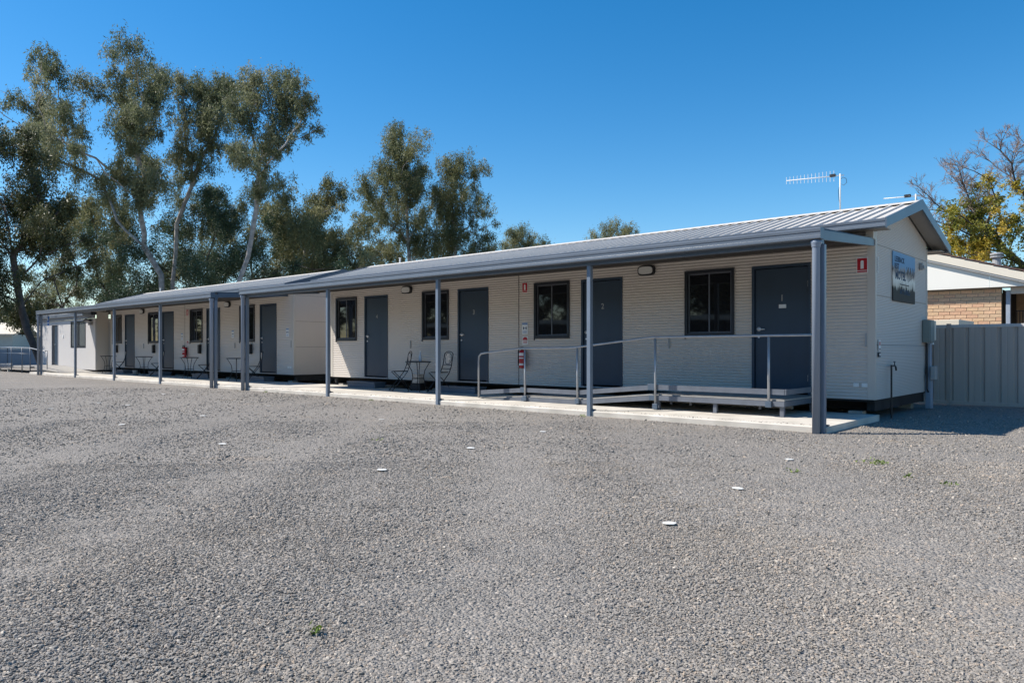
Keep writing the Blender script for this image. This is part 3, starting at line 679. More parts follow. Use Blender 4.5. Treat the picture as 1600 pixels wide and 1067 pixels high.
# ------------------------------------------------------------------ access ramp
def ramp():
    r = empty('access_ramp', (0, 0, .08), label='grey steel access ramp and landing with handrail in front of first door', cat='ramp')
    def part(mb, name, m, smooth=False): 
        mb.v = [(x, y, z-.08) for x, y, z in mb.v]; return mb.build(name, m, r, smooth)
    yf, yb = -1.36, -.06
    X = [-.83, -2.98, -4.52, -5.75, -6.95]; Z = [.335, .335, .185, .185, .095]
    for i in range(4):
        a, b, za, zb = X[i], X[i+1], Z[i], Z[i+1]
        g = .01
        mb = MB(); q = [(a-g, yf+.03, za), (b+g, yf+.03, zb), (b+g, yb, zb), (a-g, yb, za)]
        mb.add([(x, y, z-.022) for x, y, z in q]+q, [(3, 2, 1, 0), (4, 5, 6, 7), (0, 1, 5, 4), (1, 2, 6, 5), (2, 3, 7, 6), (3, 0, 4, 7)]); part(mb, 'deck', M['deck'])
        for y in (yf, yb-.03):                            # edge channels
            mb = MB(); mb.ext([(a, za-.026), (b, zb-.026), (b, max(zb-.10, .083)), (a, max(za-.10, .083))], y, y+.03, 'y'); part(mb, 'edge_channel', M['alu'])
        if True:                                          # toe rails
            for y in ((yf-.004, yf+.022),):
                mb = MB(); mb.ext([(a+.004, za+.07), (b+.004, zb+.07), (b+.004, zb+.15), (a+.004, za+.15)], y[0], y[1], 'y'); part(mb, 'kerb_rail', M['alu'])
    # joint sleeves
    for x, z in ((X[1], Z[1]), (X[3], Z[3])):
        mb = MB(); mb.bbox(x-.10, x+.03, yf-.012, yf+.03, z+.062, z+.158, .003); part(mb, 'joint_sleeve', M['slate'])
        mb = MB(); mb.bbox(x-.08, x+.05, yf-.008, yf+.028, max(z-.105, .084), z-.022, .003); part(mb, 'joint_sleeve', M['slate'])
    mb = MB(); mb.bbox(X[0]+.005, X[0]+.03, yf, yb, .405, .485, .003); part(mb, 'kerb_rail', M['alu'])
    mb = MB(); mb.bbox(X[0]-.025, X[0]+.005, yf+.032, yb-.032, .235, .309, .003); part(mb, 'edge_channel', M['alu'])
    for x in (-.88, -1.92, -2.92):
        for y in (yf+.035, yb-.10):
            mb = MB(); mb.bbox(x-.03, x+.03, y, y+.055, .086, .232, .003); part(mb, 'leg', M['alu'])
            mb = MB(); mb.box(x-.045, x+.045, y-.008, y+.063, .081, .0855); part(mb, 'foot_plate', M['alu'])
    for x in (-4.56, -5.70):
        mb = MB(); mb.bbox(x-.025, x+.025, yf+.035, yf+.085, .083, .16, .003); part(mb, 'leg', M['alu'])
    for x in (-1.3, -2.45, -2.8):
        mb = MB(); mb.bbox(x-.02, x+.02, yf+.25, yf+.28, .16, .31, .003); part(mb, 'joist', M['alu'])
    mb = MB(); mb.bbox(-4.2, -1.0, -.62, -.58, .15, .21, .003); part(mb, 'cross_brace', M['deck'])
    yr = yf-.02
    rail = [(-6.93, yr, .10), (-6.93, yr, .82), (-6.92, yr, .92), (-6.87, yr, .97), (-6.78, yr, .985), (-5.90, yr, 1.068), (-5.80, yr, 1.072), (-4.62, yr, 1.088), (-4.50, yr, 1.098), (-3.10, yr, 1.245), (-2.98, yr, 1.256), (-.95, yr, 1.262), (-.42, yr, 1.262)]
    mb = MB(); mb.tube(rail, .019, 10); part(mb, 'handrail', M['steel'], True)
    for x, zt, zb in ((-5.72, 1.05, .10), (-4.50, 1.08, .10), (-2.93, 1.235, .085), (-1.05, 1.24, .22)):
        mb = MB(); mb.tube([(x, yr, zb), (x, yr, zt)], .019, 10); mb.tube([(x, yr, zt), (x, yr, zt+.02)], [.014, .006], 6); part(mb, 'rail_post', M['steel'], True)
        mb = MB(); mb.bbox(x-.045, x+.045, yf-.045, yf-.002, max(.09, zb+.0), max(.09, zb)+.09, .004); part(mb, 'clamp', M['slate'])
ramp()

# ------------------------------------------------------------------ steps
def step(x0, w_, label):
    r = empty('door_step', (x0+w_/2, -.30, .085), label=label, cat='step', group='slate steps under the doors')
    mb = MB(); mb.bbox(-w_/2, w_/2, -.16, .22, .115, .145, .004); mb.build('tread', M['alu'], r)
    mb = MB(); mb.bbox(-w_/2+.01, w_/2-.01, -.14, .20, .0, .112, .004); mb.build('riser', M['slate'], r)
names = ['third door from the right, nearer block', 'leftmost door of the nearer block']
step(-8.95-.15, 1.15, 'slate blue metal step under the '+names[0]); step(-12.46-.15, 1.15, 'slate blue metal step under the '+names[1])
for k, (a, b) in enumerate(DOORS):
    step(a-15.84-.15, 1.15, 'slate blue metal step under the %s door of the farther block' % ('rightmost', 'second from right', 'third from right', 'leftmost')[k])

# ------------------------------------------------------------------ bistro furniture
def mk_table():
    r = empty('bistro_table', (0, 0, .085)); 
    mb = MB(); mb.lathe([(.28, .672), (.30, .676), (.30, .690), (.285, .694)], 32); mb.build('table_top', M['black'], r)
    mb = MB(); mb.lathe([(.24, .6945), (.24, .698)], 24); mb.build('mosaic', M['tile'], r)
    for k in range(4):
        a = math.pi/4+k*math.pi/2; c, s = math.cos(a), math.sin(a)
        pts = [(.26, .67), (.22, .60), (.15, .48), (.125, .34), (.15, .18), (.20, .06), (.24, .0)]
        mb = MB(); mb.tube([(p*c, p*s, z) for p, z in pts], .009, 7); mb.build('leg', M['black'], r, True)
    mb = MB(); n = 20; mb.tube([(.13*math.cos(2*math.pi*i/n), .13*math.sin(2*math.pi*i/n), .30) for i in range(n+1)], .008, 6, cap=False); mb.build('ring_brace', M['black'], r, True)
    return r
def mk_chair():
    r = empty('bistro_chair', (0, 0, .085))
    mb = MB(); n = 24; pr = [(math.copysign(abs(math.cos(t_))**.7, math.cos(t_))*.19, math.copysign(abs(math.sin(t_))**.7, math.sin(t_))*.18) for t_ in [2*math.pi*i/n for i in range(n)]]
    mb.ext(pr, .445, .462, 'z'); mb.build('seat', M['black'], r)
    for s in (-1, 1):
        x = s*.19
        mb = MB(); mb.tube([(x, -.22, 0), (x, -.05, .20), (x, .14, .44), (x*.98, .20, .60), (x*.95, .25, .87)], .010, 7); mb.build('leg', M['black'], r, True)
        mb = MB(); mb.tube([(x*.93, .24, 0), (x*.93, .08, .20), (x*.93, -.17, .445)], .010, 7); mb.build('leg', M['black'], r, True)
    for z, y in ((.62, .205), (.53, .175)):
        mb = MB(); mb.tube([(-.185, y, z), (.185, y, z)], .008, 6); mb.build('back_rail', M['black'], r, True)
    mb = MB(); mb.tube([(.181*math.cos(math.pi*i/12), .25+.005*math.sin(math.pi*i/12), .85+.07*math.sin(math.pi*i/12)) for i in range(13)], .009, 6)
    mb.tube([(.12*math.cos(math.pi*i/12), .245, .80+.09*math.sin(math.pi*i/12)) for i in range(13)], .006, 5)
    for s in (-1, 1):
        mb.tube([(s*.12, .245, .80), (s*.14, .23, .72), (s*.09, .215, .65), (0, .21, .63)], .006, 5)
    mb.build('back_scroll', M['black'], r, True)
    mb = MB(); n = 20; vs = []
    pr = [(.085*math.cos(2*math.pi*i/n), .77+.10*math.sin(2*math.pi*i/n)) for i in range(n)]
    mb.ext(pr, .222, .236, 'y'); mb.build('mosaic_oval', M['ceramic'], r)
    for y, z in ((-.21, .02), (.225, .02)):
        mb = MB(); mb.tube([(-.18, y, z), (.18, y, z)], .007, 6); mb.build('stretcher', M['black'], r, True)
    return r
t0 = mk_table(); c0 = mk_chair(); used = [False, False]
def put(o, i, x, y, rz, label, cat, group):
    q = o if not used[i] else copy_tree(o); used[i] = True
    q.location = (x, y, .085); q.rotation_euler = (0, 0, rz); tag(q, label, cat, group); return q
GT, GC = 'small round bistro tables', 'black iron bistro chairs'
put(t0, 0, -9.62, -.62, .2, 'round black iron bistro table between two chairs, nearer block', 'table', GT)
put(c0, 1, -10.30, -.60, R(-28), 'black iron chair left of the nearer block table with a box under it', 'chair', GC)
put(c0, 1, -8.98, -.55, R(-12), 'black iron chair right of the nearer block table behind a post', 'chair', GC)
B2 = [(-18.04, 'the table nearest the gap'), (-21.21, 'the table under the extinguisher'), (-24.89, 'the table with a pot beneath it'), (-28.35, 'the farthest table in the sun patch')]
for x, d in B2:
    put(t0, 0, x, -.62, rnd.uniform(0, 1), 'black iron bistro table on the farther block, ' + d.replace('the table ', ''), 'table', GT)
    put(c0, 1, x+.80, -.50, R(-18+rnd.uniform(-6, 6)), 'black iron chair with oval mosaic back beside ' + d, 'chair', GC)
def wallbox(x, label):
    r = empty('wall_ashtray', (x, -.012, .90), label=label, cat='ashtray', group='black wall ashtrays')
    mb = MB(); mb.bbox(-.055, .055, -.09, 0, 0, .30, .008); mb.build('box', M['black'], r); mb = MB(); mb.bbox(-.045, .045, -.08, -.01, .302, .33, .006); mb.build('lid', M['grey'], r)
for x, d in ((-18.25, 'nearest the gap'), (-21.69, 'right of the extinguisher'), (-25.45, 'between the two far lights'), (-29.07, 'at the far end, half in sun')):
    wallbox(x, 'black box ashtray on the farther block wall ' + d)
r = empty('glass_bottle', (-9.50, -.66, .784), label='clear glass bottle standing on the nearer block bistro table', cat='bottle')
mb = MB(); mb.lathe([(.032, 0), (.036, .01), (.036, .11), (.014, .16), (.012, .21)], 14); mb.build('glass', M['bottle'], r, True); mb = MB(); mb.lathe([(.014, .211), (.014, .235)], 10); mb.build('cap', M['white'], r)
r = empty('pale_box', (-10.02, -.28, .085), rz=.3, label='pale lidded box standing under the left bistro chair', cat='box')
mb = MB(); mb.bbox(-.11, .11, -.10, .10, .17, .38, .008); mb.build('box_body', M['ceramic'], r)
mb = MB(); mb.bbox(-.13, .13, -.12, .12, .0, .165, .01); mb.build('crate_base', M['black'], r)
r = empty('plant_pot', (-25.75, -.60, .085), label='small grey pot under a bistro table, farther block', cat='pot')
mb = MB(); mb.lathe([(.07, 0), (.09, .16), (.095, .17), (.085, .17), (.075, .1)], 16); mb.build('pot', M['grey'], r, True)

# ------------------------------------------------------------------ antennas
def yagi(x, y, z0, zt, L_, n, label, eh=.18, horiz=False, loop=True, reach=.74):
    r = empty('tv_antenna', (x, y, z0), label=label, cat='antenna')
    mb = MB(); mb.tube([(0, 0, -.06), (0, 0, zt)], .012, 8); mb.build('mast', M['white'], r, True)
    d = Vector((-.95, -.31, -.015)).normalized()
    mb = MB(); mb.tube([Vector((.06, .02, zt-.03)), Vector((0, 0, zt-.03))+d*L_], .008, 8); mb.build('boom', M['white'], r, True)
    for i in range(n):
        p = Vector((0, 0, zt-.03))+d*(.10+(L_-.10)*(i/(n-1))); h = eh*(1-.35*i/n)
        a = p+Vector((0, 0, h/2)); b = p-Vector((0, 0, h/2))
        if horiz: q = Vector((-d.y, d.x, 0))*h*.5; a, b = p+q, p-q
        mb = MB(); mb.tube([a, b], .0038, 5); mb.build('element', M['white'], r)
    p = Vector((0, 0, zt-.03))+d*.12
    mb = MB(); mb.bbox(p.x-.05, p.x+.05, p.y-.02, p.y+.02, p.z-.015, p.z+.035, .006); mb.build('dipole_box', M['black'], r)
    if loop:
        mb = MB(); mb.tube([(0, 0, zt-.10), (.05, 0, zt-.07), (.10, 0, zt-.10), (.11, 0, zt-.17), (.06, 0, zt-.21), (.0, 0, zt-.17), (-.03, 0, zt-.30), (-.02, 0, zt-.45), (0, 0, zt-.55)], .004, 6); mb.build('cable', M['black'], r, True)
yagi(-1.01, 1.58, 3.48, .64, .88, 14, 'tall white mast antenna with many short elements on the ridge', .19)
yagi(.18, 1.58, 3.48, .12, .47, 3, 'short low white antenna at the gable end of the ridge', .10, True, False)

# ------------------------------------------------------------------ right boundary fence
def fence_right():
    r = empty('steel_fence', (0, 0, 0), label='grey beige ribbed steel fence behind the motel corner', cat='fence')
    Y = 4.22; z0, z1 = .05, 1.50; x0 = -15.0; bay = 2.38; SWD = bay/10
    xp = .13+2.38; # posts every 2.38 m, one at x=.13
    posts = [.13+bay*k for k in range(-3, 3)]
    for px in posts:
        mb = MB(); mb.ext([(px-.035, Y-.028), (px-.022, Y-.028), (px-.018, Y-.02), (px-.006, Y-.02), (px-.004, Y-.032), (px+.004, Y-.032), (px+.006, Y-.02), (px+.018, Y-.02), (px+.022, Y-.028), (px+.035, Y-.028), (px+.035, Y+.028), (px-.035, Y+.028)], 0, z1+.045, 'z')
        mb.build('post', M['fence'], r)
    for a, b in zip(posts, posts[1:]):
        for zz0, zz1, m in ((z1-.035, z1+.025, M['rail']), (z0-.035, z0+.03, M['fence'])):
            mb = MB(); mb.bbox(a+.037, b-.037, Y-.026, Y+.026, zz0, zz1, .003); mb.build('rail', m, r)
        n = 3; w_ = (b-a-.074)/n
        for i in range(n):
            mb = MB(); k = 3; p = w_/k; pr = []
            for j in range(k):
                o = a+.037+i*w_+j*p
                pr += [(o, .010), (o+p*.10, .010), (o+p*.17, -.018), (o+p*.45, -.018), (o+p*.5, -.014), (o+p*.55, -.018), (o+p*.88, -.018), (o+p*.95, .010)]
            pr.append((a+.037+(i+1)*w_, .010)); q = len(pr)
            vs = [(x, Y+y, z0+.031) for x, y in pr]+[(x, Y+y, z1-.036) for x, y in pr]
            mb.add(vs, [(t_, t_+1, q+t_+1, q+t_) for t_ in range(q-1)]); mb.build('fence_sheet', M['fence'], r)
fence_right()
r = empty('flat_shed', (-1.09, 5.5, 0), label='cream flat shed roof edge just above the fence by the motel corner', cat='shed')
mb = MB(); mb.bbox(-2.2, 1.15, .0, 1.5, 1.52, 1.665, .006); mb.build('roof', M['cream'], r); mb = MB(); mb.bbox(-2.1, 1.0, .1, 1.4, 0, 1.515, .006); mb.build('wall', M['rail'], r)

# ------------------------------------------------------------------ brick house on the right
def house_right():
    r = empty('brick_house', (0, 9.3, 0), label='pale brick house with cream gable and brown tile edge beyond the fence', cat='house')
    # local y: 0 = brick face
    bm_ = []
    bl, bh, gp = .235, .076, .010
    mesh_full = [MB().bbox(0, bl, -.012, .05, 0, bh, .003).mesh('brick', m) for m in BR]
    mesh_half = [MB().bbox(0, bl/2-gp/2, -.012, .05, 0, bh, .003).mesh('brick', m) for m in BR]
    rest = MB()
    mb = MB(); mb.box(-6.0, .235, .0, .10, 0, 2.54); mb.build('mortar_wall', M['brickm'], r)
    row = 0; z = .02; XR = .235
    while z+bh < 2.56:
        x = XR - (0 if row % 2 else (bl/2-gp/2)+gp)
        if row % 2 == 0:
            if z > 1.35: use(rnd.choice(mesh_half), 'brick', r, (XR-(bl/2-gp/2), 0, z))
            else: rest.box(XR-(bl/2-gp/2), XR, -.012, .002, z, z+bh)
        while x-bl > -5.9:
            if z > 1.35 and x > -1.9:
                use(rnd.choice(mesh_full), 'brick', r, (x-bl, rnd.uniform(-.001, .001), z))
            else: rest.box(x-bl, x, -.012, .002, z, z+bh)
            x -= bl+gp
        z += bh+gp; row += 1
    tag(rest.build('brickwork', BR[0], r), kind='stuff')
    # gable
    gy = -.21; rx = -3.2; sl = .32
    def zg(x): return 2.66+(.70-x)*sl
    segs = [-8.0, -3.2, -1.35, .02, 1.10, 2.9]
    for a, b in zip(segs, segs[1:]):
        def top(x): return min(zg(x), zg(rx)-(rx-x)*sl if x < rx else 99)
        mb = MB(); g = .003
        mb.ext([(a+g, 2.545), (b-g, 2.545), (b-g, max(top(b), 2.56)), (a+g, max(top(a), 2.56))], gy, gy+.02, 'y'); mb.build('gable_panel', M['gable'], r)
    mb = MB(); mb.box(-8, 2.9, gy+.022, .35, 2.548, 2.56); mb.build('soffit', M['soffit'], r)
    for s in (1, -1):
        xe = 3.4 if s > 0 else -9.8
        pts = [(rx, zg(rx)+.01), (xe, zg(rx)-abs(xe-rx)*sl+.01), (xe, zg(rx)-abs(xe-rx)*sl+.205), (rx, zg(rx)+.205)]
        mb = MB(); mb.ext(pts, gy-.10, gy-.075, 'y'); mb.build('barge_board', M['cream'], r)
        pts2 = [(rx, zg(rx)-.035), (xe, zg(rx)-abs(xe-rx)*sl-.035), (xe, zg(rx)-abs(xe-rx)*sl+.008), (rx, zg(rx)+.008)]
        mb = MB(); mb.ext(pts2, gy-.085, gy-.003, 'y'); mb.build('shadow_batten', M['grey'], r)
        # tiles along the verge and the slope behind
        n = int(abs(xe-rx)/.30)
        for i in range(n):
            xa = rx+(xe-rx)*i/n; xb = rx+(xe-rx)*(i+1)/n+(.03 if s > 0 else -.03)
            za, zb = zg(rx)-abs(xa-rx)*sl, zg(rx)-abs(xb-rx)*sl
            mb = MB(); mb.ext([(xa, za+.215), (xb, zb+.235), (xb, zb+.262), (xa, za+.242)], gy-.12, gy+.25, 'y'); mb.build('verge_tile', M['tile'], r)
            mb2 = MB(); mb2.ext([(xa, za+.205), (xb, zb+.222), (xb, zb+.245), (xa, za+.228)], gy+.252, 8.0, 'y'); mb2.build('tile_course', M['tile'], r)
    # porch frame on the right of the brick wall
    mb = MB(); mb.bbox(.32, .41, .02, .11, 0, 2.47, .006); mb.build('porch_post', M['conduit'], r)
    mb = MB(); mb.bbox(.412, 2.9, .02, .11, 2.38, 2.546, .006); mb.build('porch_beam', M['trim'], r)
    mb = MB(); mb.box(-6.0, 2.9, 2.2, 2.3, 0, 2.54); mb.build('porch_back_wall', BR[2], r)
    mb = MB(); mb.bbox(.78, 1.0, 1.15, 1.36, 0, 2.54, .004); mb.build('brick_pillar', BR[2], r)
    mb = MB(); mb.box(.238, .242, .11, 2.2, 0, 2.5); mb.build('porch_side', M['dark'], r)
    for k in range(4):
        mb = MB(); mb.bbox(.47+.06*k, .485+.06*k, .5, .52, .9, 1.98, .002); mb.build('gate_bar', M['black'], r)
    mb = MB(); mb.bbox(.45, .68, .49, .53, 1.98, 2.0, .002); mb.build('gate_rail', M['black'], r)
    mb = MB(); mb.lathe([(.10, 3.2), (.10, 3.42), (.15, 3.425), (.15, 3.46), (.11, 3.465), (.11, 3.49), (.15, 3.495), (.15, 3.53), (.10, 3.55)], 14, (-.09, 1.5)); mb.build('roof_vent', M['grey'], r)
    mb = MB(); mb.bbox(-6.0, -5.9, .1, 8, 0, 2.54); mb.bbox(3.0, 3.1, 2.3, 8, 0, 2.4); mb.bbox(-6, 3.1, 8, 8.1, 0, 2.54); mb.build('rear_walls', BR[2], r)
house_right()

# ------------------------------------------------------------------ far pale cabin and its ramp (left)
def cabin():
    r = empty('pale_cabin', (-30.09, -.5, 0), label='pale smooth walled cabin in full sun at the far end of the motel', cat='cabin')
    def part(mb, n, m): return mb.build(n, m, r)
    # local: x<0 to the left, y>0 to the back
    L_, D_ = 7.0, 4.2; zb, zt = .18, 2.33
    ds = (-5.50, -4.60, .31, 2.19); ws = (-2.94, -1.12, 1.11, 2.255)
    mb = MB(); x = -L_
    for a, b, z0, z1 in (ds, ws):
        mb.box(x, a, 0, .06, zb, zt); mb.box(a, b, 0, .06, z1, zt)
        mb.box(a, b, 0, .06, zb, z0); x = b
    mb.box(x, 0, 0, .06, zb, zt); part(mb, 'front_wall', M['cabin'])
    mb = MB(); mb.box(-.06, 0, .062, .50, zb, 2.60); part(mb, 'side_wall', M['wall'])
    mb = MB(); mb.box(-L_, -L_+.06, .062, D_, zb, zt); mb.box(-L_+.062, -.062, D_-.06, D_, zb, zt); mb.box(-.06, 0, .505, D_, zb, zt); part(mb, 'rear_walls', M['cabin'])
    mb = MB(); mb.bbox(-L_-.15, .0, -.06, -.002, 2.335, 2.50, .004); part(mb, 'fascia', M['cabing'])
    mb = MB(); mb.ext(gutter_prof(-.18, 2.46, .13, .115), -L_-.2, .0); part(mb, 'gutter', M['gutter'])
    mb = MB(); mb.ext([(-.07, 2.595), (D_+.2, 2.90), (D_+.2, 2.95), (-.07, 2.64)], -L_-.2, 0); part(mb, 'roof', M['roof'])
    mb = MB(); mb.box(-L_+.1, -.02, .08, D_-.1, .05, .175); part(mb, 'base', M['dark'])
    a, b, z0, z1 = ds
    mb = MB(); mb.box(a, a+.05, -.012, .05, z0, z1); mb.box(b-.05, b, -.012, .05, z0, z1); mb.box(a+.05, b-.05, -.012, .05, z1-.05, z1)
    d = mb.build('door_frame', M['cabing'], r)
    mb = MB(); mb.box(a+.06, a+.36, .02, .05, z0+.02, z1-.06); mb.build('side_light', M['frame'], d)
    mb = MB(); mb.box(a+.37, b-.06, .015, .05, z0+.02, z1-.06); mb.build('door_leaf', M['door'], d)
    mb = MB(); mb.tube([(a+.42, .0, z0+.95), (a+.54, -.02, z0+.95)], .012, 6); mb.build('door_handle', M['chrome'], d)
    a, b, z0, z1 = ws
    mb = MB(); t_ = .05
    mb.box(a, a+t_, -.012, .05, z0, z1); mb.box(b-t_, b, -.012, .05, z0, z1); mb.box(a+t_, b-t_, -.012, .05, z1-t_, z1); mb.box(a+t_, b-t_, -.012, .05, z0, z0+.08); mb.box((a+b)/2-.1, (a+b)/2+.1, -.008, .05, z0+.08, z1-t_)
    f_ = mb.build('window_frame', M['frame'], r)
    for xa, xb in ((a+t_, (a+b)/2-.1), ((a+b)/2+.1, b-t_)):
        mb = MB(); mb.box(xa, xb, .012, .018, z0+.08, z1-t_); mb.build('pane', glassmat('lit_glass', (.10, .115, .12), .2), f_)
    mb = MB(); mb.bbox(-3.97, -3.87, -.02, -.002, 1.55, 1.68, .004); part(mb, 'door_bell', M['white'])
cabin()
r = empty('flood_lamp', (-30.53, -.52, 2.19), label='dark angled wall lamp on the pale cabin beside its window', cat='lamp')
mb = MB(); mb.bbox(-.06, .14, -.10, .0, -.14, -.02, .01); mb.build('mount', M['cabing'], r)
mb = MB(); mb.ext([(-.28, .02), (.10, .12), (.16, .06), (-.26, -.02)], -.26, -.02, 'y'); mb.build('lamp_head', M['frame'], r)

def far_ramp():
    r = empty('cabin_ramp', (0, 0, 0), label='long grey ramp and landing with thin rails before the pale cabin', cat='ramp')
    # landing by the door, ramp running right along the wall
    mb = MB(); mb.bbox(-36.2, -33.6, -1.9, -.52, .22, .30, .004); mb.build('landing', M['deck'], r)
    mb = MB(); mb.ext([(-33.59, .295), (-30.2, .10), (-30.2, .085), (-33.59, .20)], -1.75, -.52, 'y'); mb.build('ramp_deck', M['deck'], r)
    mb = MB(); mb.ext([(-36.21, .295), (-41.5, .20), (-41.5, .12), (-36.21, .21)], -1.9, -.75, 'y'); mb.build('ramp_deck', M['alu'], r)
    mb = MB(); mb.ext([(-36.21, .40), (-41.5, .31), (-41.5, .24), (-36.21, .33)], -1.93, -1.905, 'y'); mb.build('kerb_rail', M['steel'], r)
    for x in (-41.3, -39.9, -38.5, -37.1):
        mb = MB(); mb.bbox(x-.04, x+.04, -1.88, -1.80, -.02, .13, .004); mb.build('leg', M['cream'], r)
    ys = -1.95
    mb = MB(); mb.tube([(-41.6, ys, 1.12), (-36.2, ys, 1.12), (-33.5, ys, 1.10), (-31.9, ys, .98), (-31.3, ys, .97)], .022, 8); mb.build('handrail', M['steel'], r, True)
    mb = MB(); mb.tube([(-41.6, ys, .86), (-36.2, ys, .86), (-33.4, ys, .84)], .015, 6); mb.build('mid_rail', M['slate'], r, True)
    for x in (-41.6, -39.9, -38.2, -36.2, -34.6, -33.45):
        mb = MB(); mb.tube([(x, ys, 0.0), (x, ys, 1.11)], .022, 8); mb.build('rail_post', M['slate'], r, True)
    mb = MB(); mb.tube([(-32.0, -1.72, .10), (-32.0, -1.72, .98)], .022, 8); mb.build('rail_post', M['steel'], r, True)
far_ramp()
# blue accessible parking sign hanging at the far veranda end
r = empty('accessible_sign', (-30.75, -2.05, 2.20), label='small blue wheelchair sign hanging under the far veranda end', cat='sign')
mb = MB(); mb.bbox(-.10, .13, 0, .01, -.20, .20, .003); mb.build('panel', M['blue'], r)
mb = MB()
n = 16; ring = [(.045*math.cos(2*math.pi*i/n)-.0, -.013, .045+.045*math.sin(2*math.pi*i/n)) for i in range(n+1)]
mb.tube(ring, .008, 5, cap=False); mb.tube([(.0, -.013, .14), (.0, -.013, .065), (.05, -.013, .06), (.06, -.013, .02)], .009, 5); mb.lathe([(.014, .15), (.014, .175)], 8, (0, -.013)); mb.build('wheelchair_symbol', M['white'], r)
mb = MB(); mb.box(-.08, .11, -.004, -.001, -.11, -.07); mb.build('white_band', M['white'], r)
mb = MB(); mb.box(-.07, .06, -.004, -.001, -.165, -.15); mb.build('white_arrow', M['white'], r)
mb = MB(); mb.tube([(-.0, .005, .20), (.0, .005, .33)], .006, 6); mb.build('hanger', M['slate'], r)

# left fence, neighbour house
def left_stuff():
    r = empty('blue_fence', (0, 0, 0), label='low blue grey panel fence at the far left edge of the yard', cat='fence')
    a = Vector((-47.5, -5.6, 0)); b = Vector((-44.8, 3.2, 0)); d = (b-a); n = 6
    u = d.normalized()
    for i in range(n):
        p = a+d*(i/n); q = a+d*((i+1)/n)-u*.05; nn = Vector((u.y, -u.x, 0))*.02
        mb = MB(); mb.add([p-nn, q-nn, q+nn, p+nn]+[v+Vector((0, 0, 1.0)) for v in (p-nn, q-nn, q+nn, p+nn)], [(0, 3, 2, 1), (4, 5, 6, 7), (0, 1, 5, 4), (1, 2, 6, 5), (2, 3, 7, 6), (3, 0, 4, 7)]); mb.build('fence_panel', M['bluefence'], r)
        mb = MB(); mb.tube([q+u*.025, q+u*.025+Vector((0, 0, 1.08))], .03, 6); mb.build('post', M['slate'], r)
        mb = MB(); mb.tube([p+Vector((0, 0, 1.04)), q+Vector((0, 0, 1.04))], .02, 6); mb.build('rail', M['steel'], r)
    r = empty('pale_house', (-80, 10, 0), label='pale blue house with cream roof behind the far left trees', cat='house')
    c = at(20, HOR, 78); r.location = (c.x, c.y, 0); r.rotation_euler = (0, 0, R(60))
    mb = MB(); mb.box(-7, 6, -3.5, 3.5, 0, 2.3); mb.build('wall', M['paleblue'], r)
    mb = MB(); mb.ext([(-4.2, 2.2), (0, 3.6), (4.2, 2.2), (4.2, 2.35), (0, 3.78), (-4.2, 2.35)], -7.6, 6.6, 'x'); mb.build('roof', M['cream'], r)
    for x in (-4.5, -1.5, 1.2, 3.6):
        mb = MB(); mb.box(x, x+1.1, -3.54, -3.5, .9, 2.0); f_ = mb.build('window', M['white'], r); mb = MB(); mb.box(x+.08, x+1.02, -3.56, -3.541, .98, 1.92); mb.build('pane', M['glass'], f_)
    c = at(-60, HOR, 70); r = empty('blue_house', (c.x, c.y, 0), rz=R(60), label='pale blue house end wall at the left picture edge', cat='house')
    mb = MB(); mb.box(-5, 5, -3, 3, 0, 2.4); mb.build('wall', M['paleblue'], r); mb = MB(); mb.ext([(-3.5, 2.3), (0, 3.3), (3.5, 2.3), (3.5, 2.42), (0, 3.45), (-3.5, 2.42)], -5.5, 5.5); mb.build('roof', M['cream'], r)
left_stuff()

# building across the yard, only mirrored in the windows
r = empty('opposite_block', (-22, -34, 0), label='long low block across the yard mirrored in the motel windows', cat='building')
mb = MB(); mb.box(-26, 20, -5, 0, 0, 3.0); mb.build('wall', M['dark'], r)
mb = MB(); mb.box(-26.5, 20.5, -5.5, .5, 3.0, 3.3); mb.build('fascia', M['gable'], r)
for k in range(10):
    mb = MB(); mb.box(-24+4.3*k, -22.8+4.3*k, .001, .05, .2, 2.3); mb.build('door', M['door'], r)

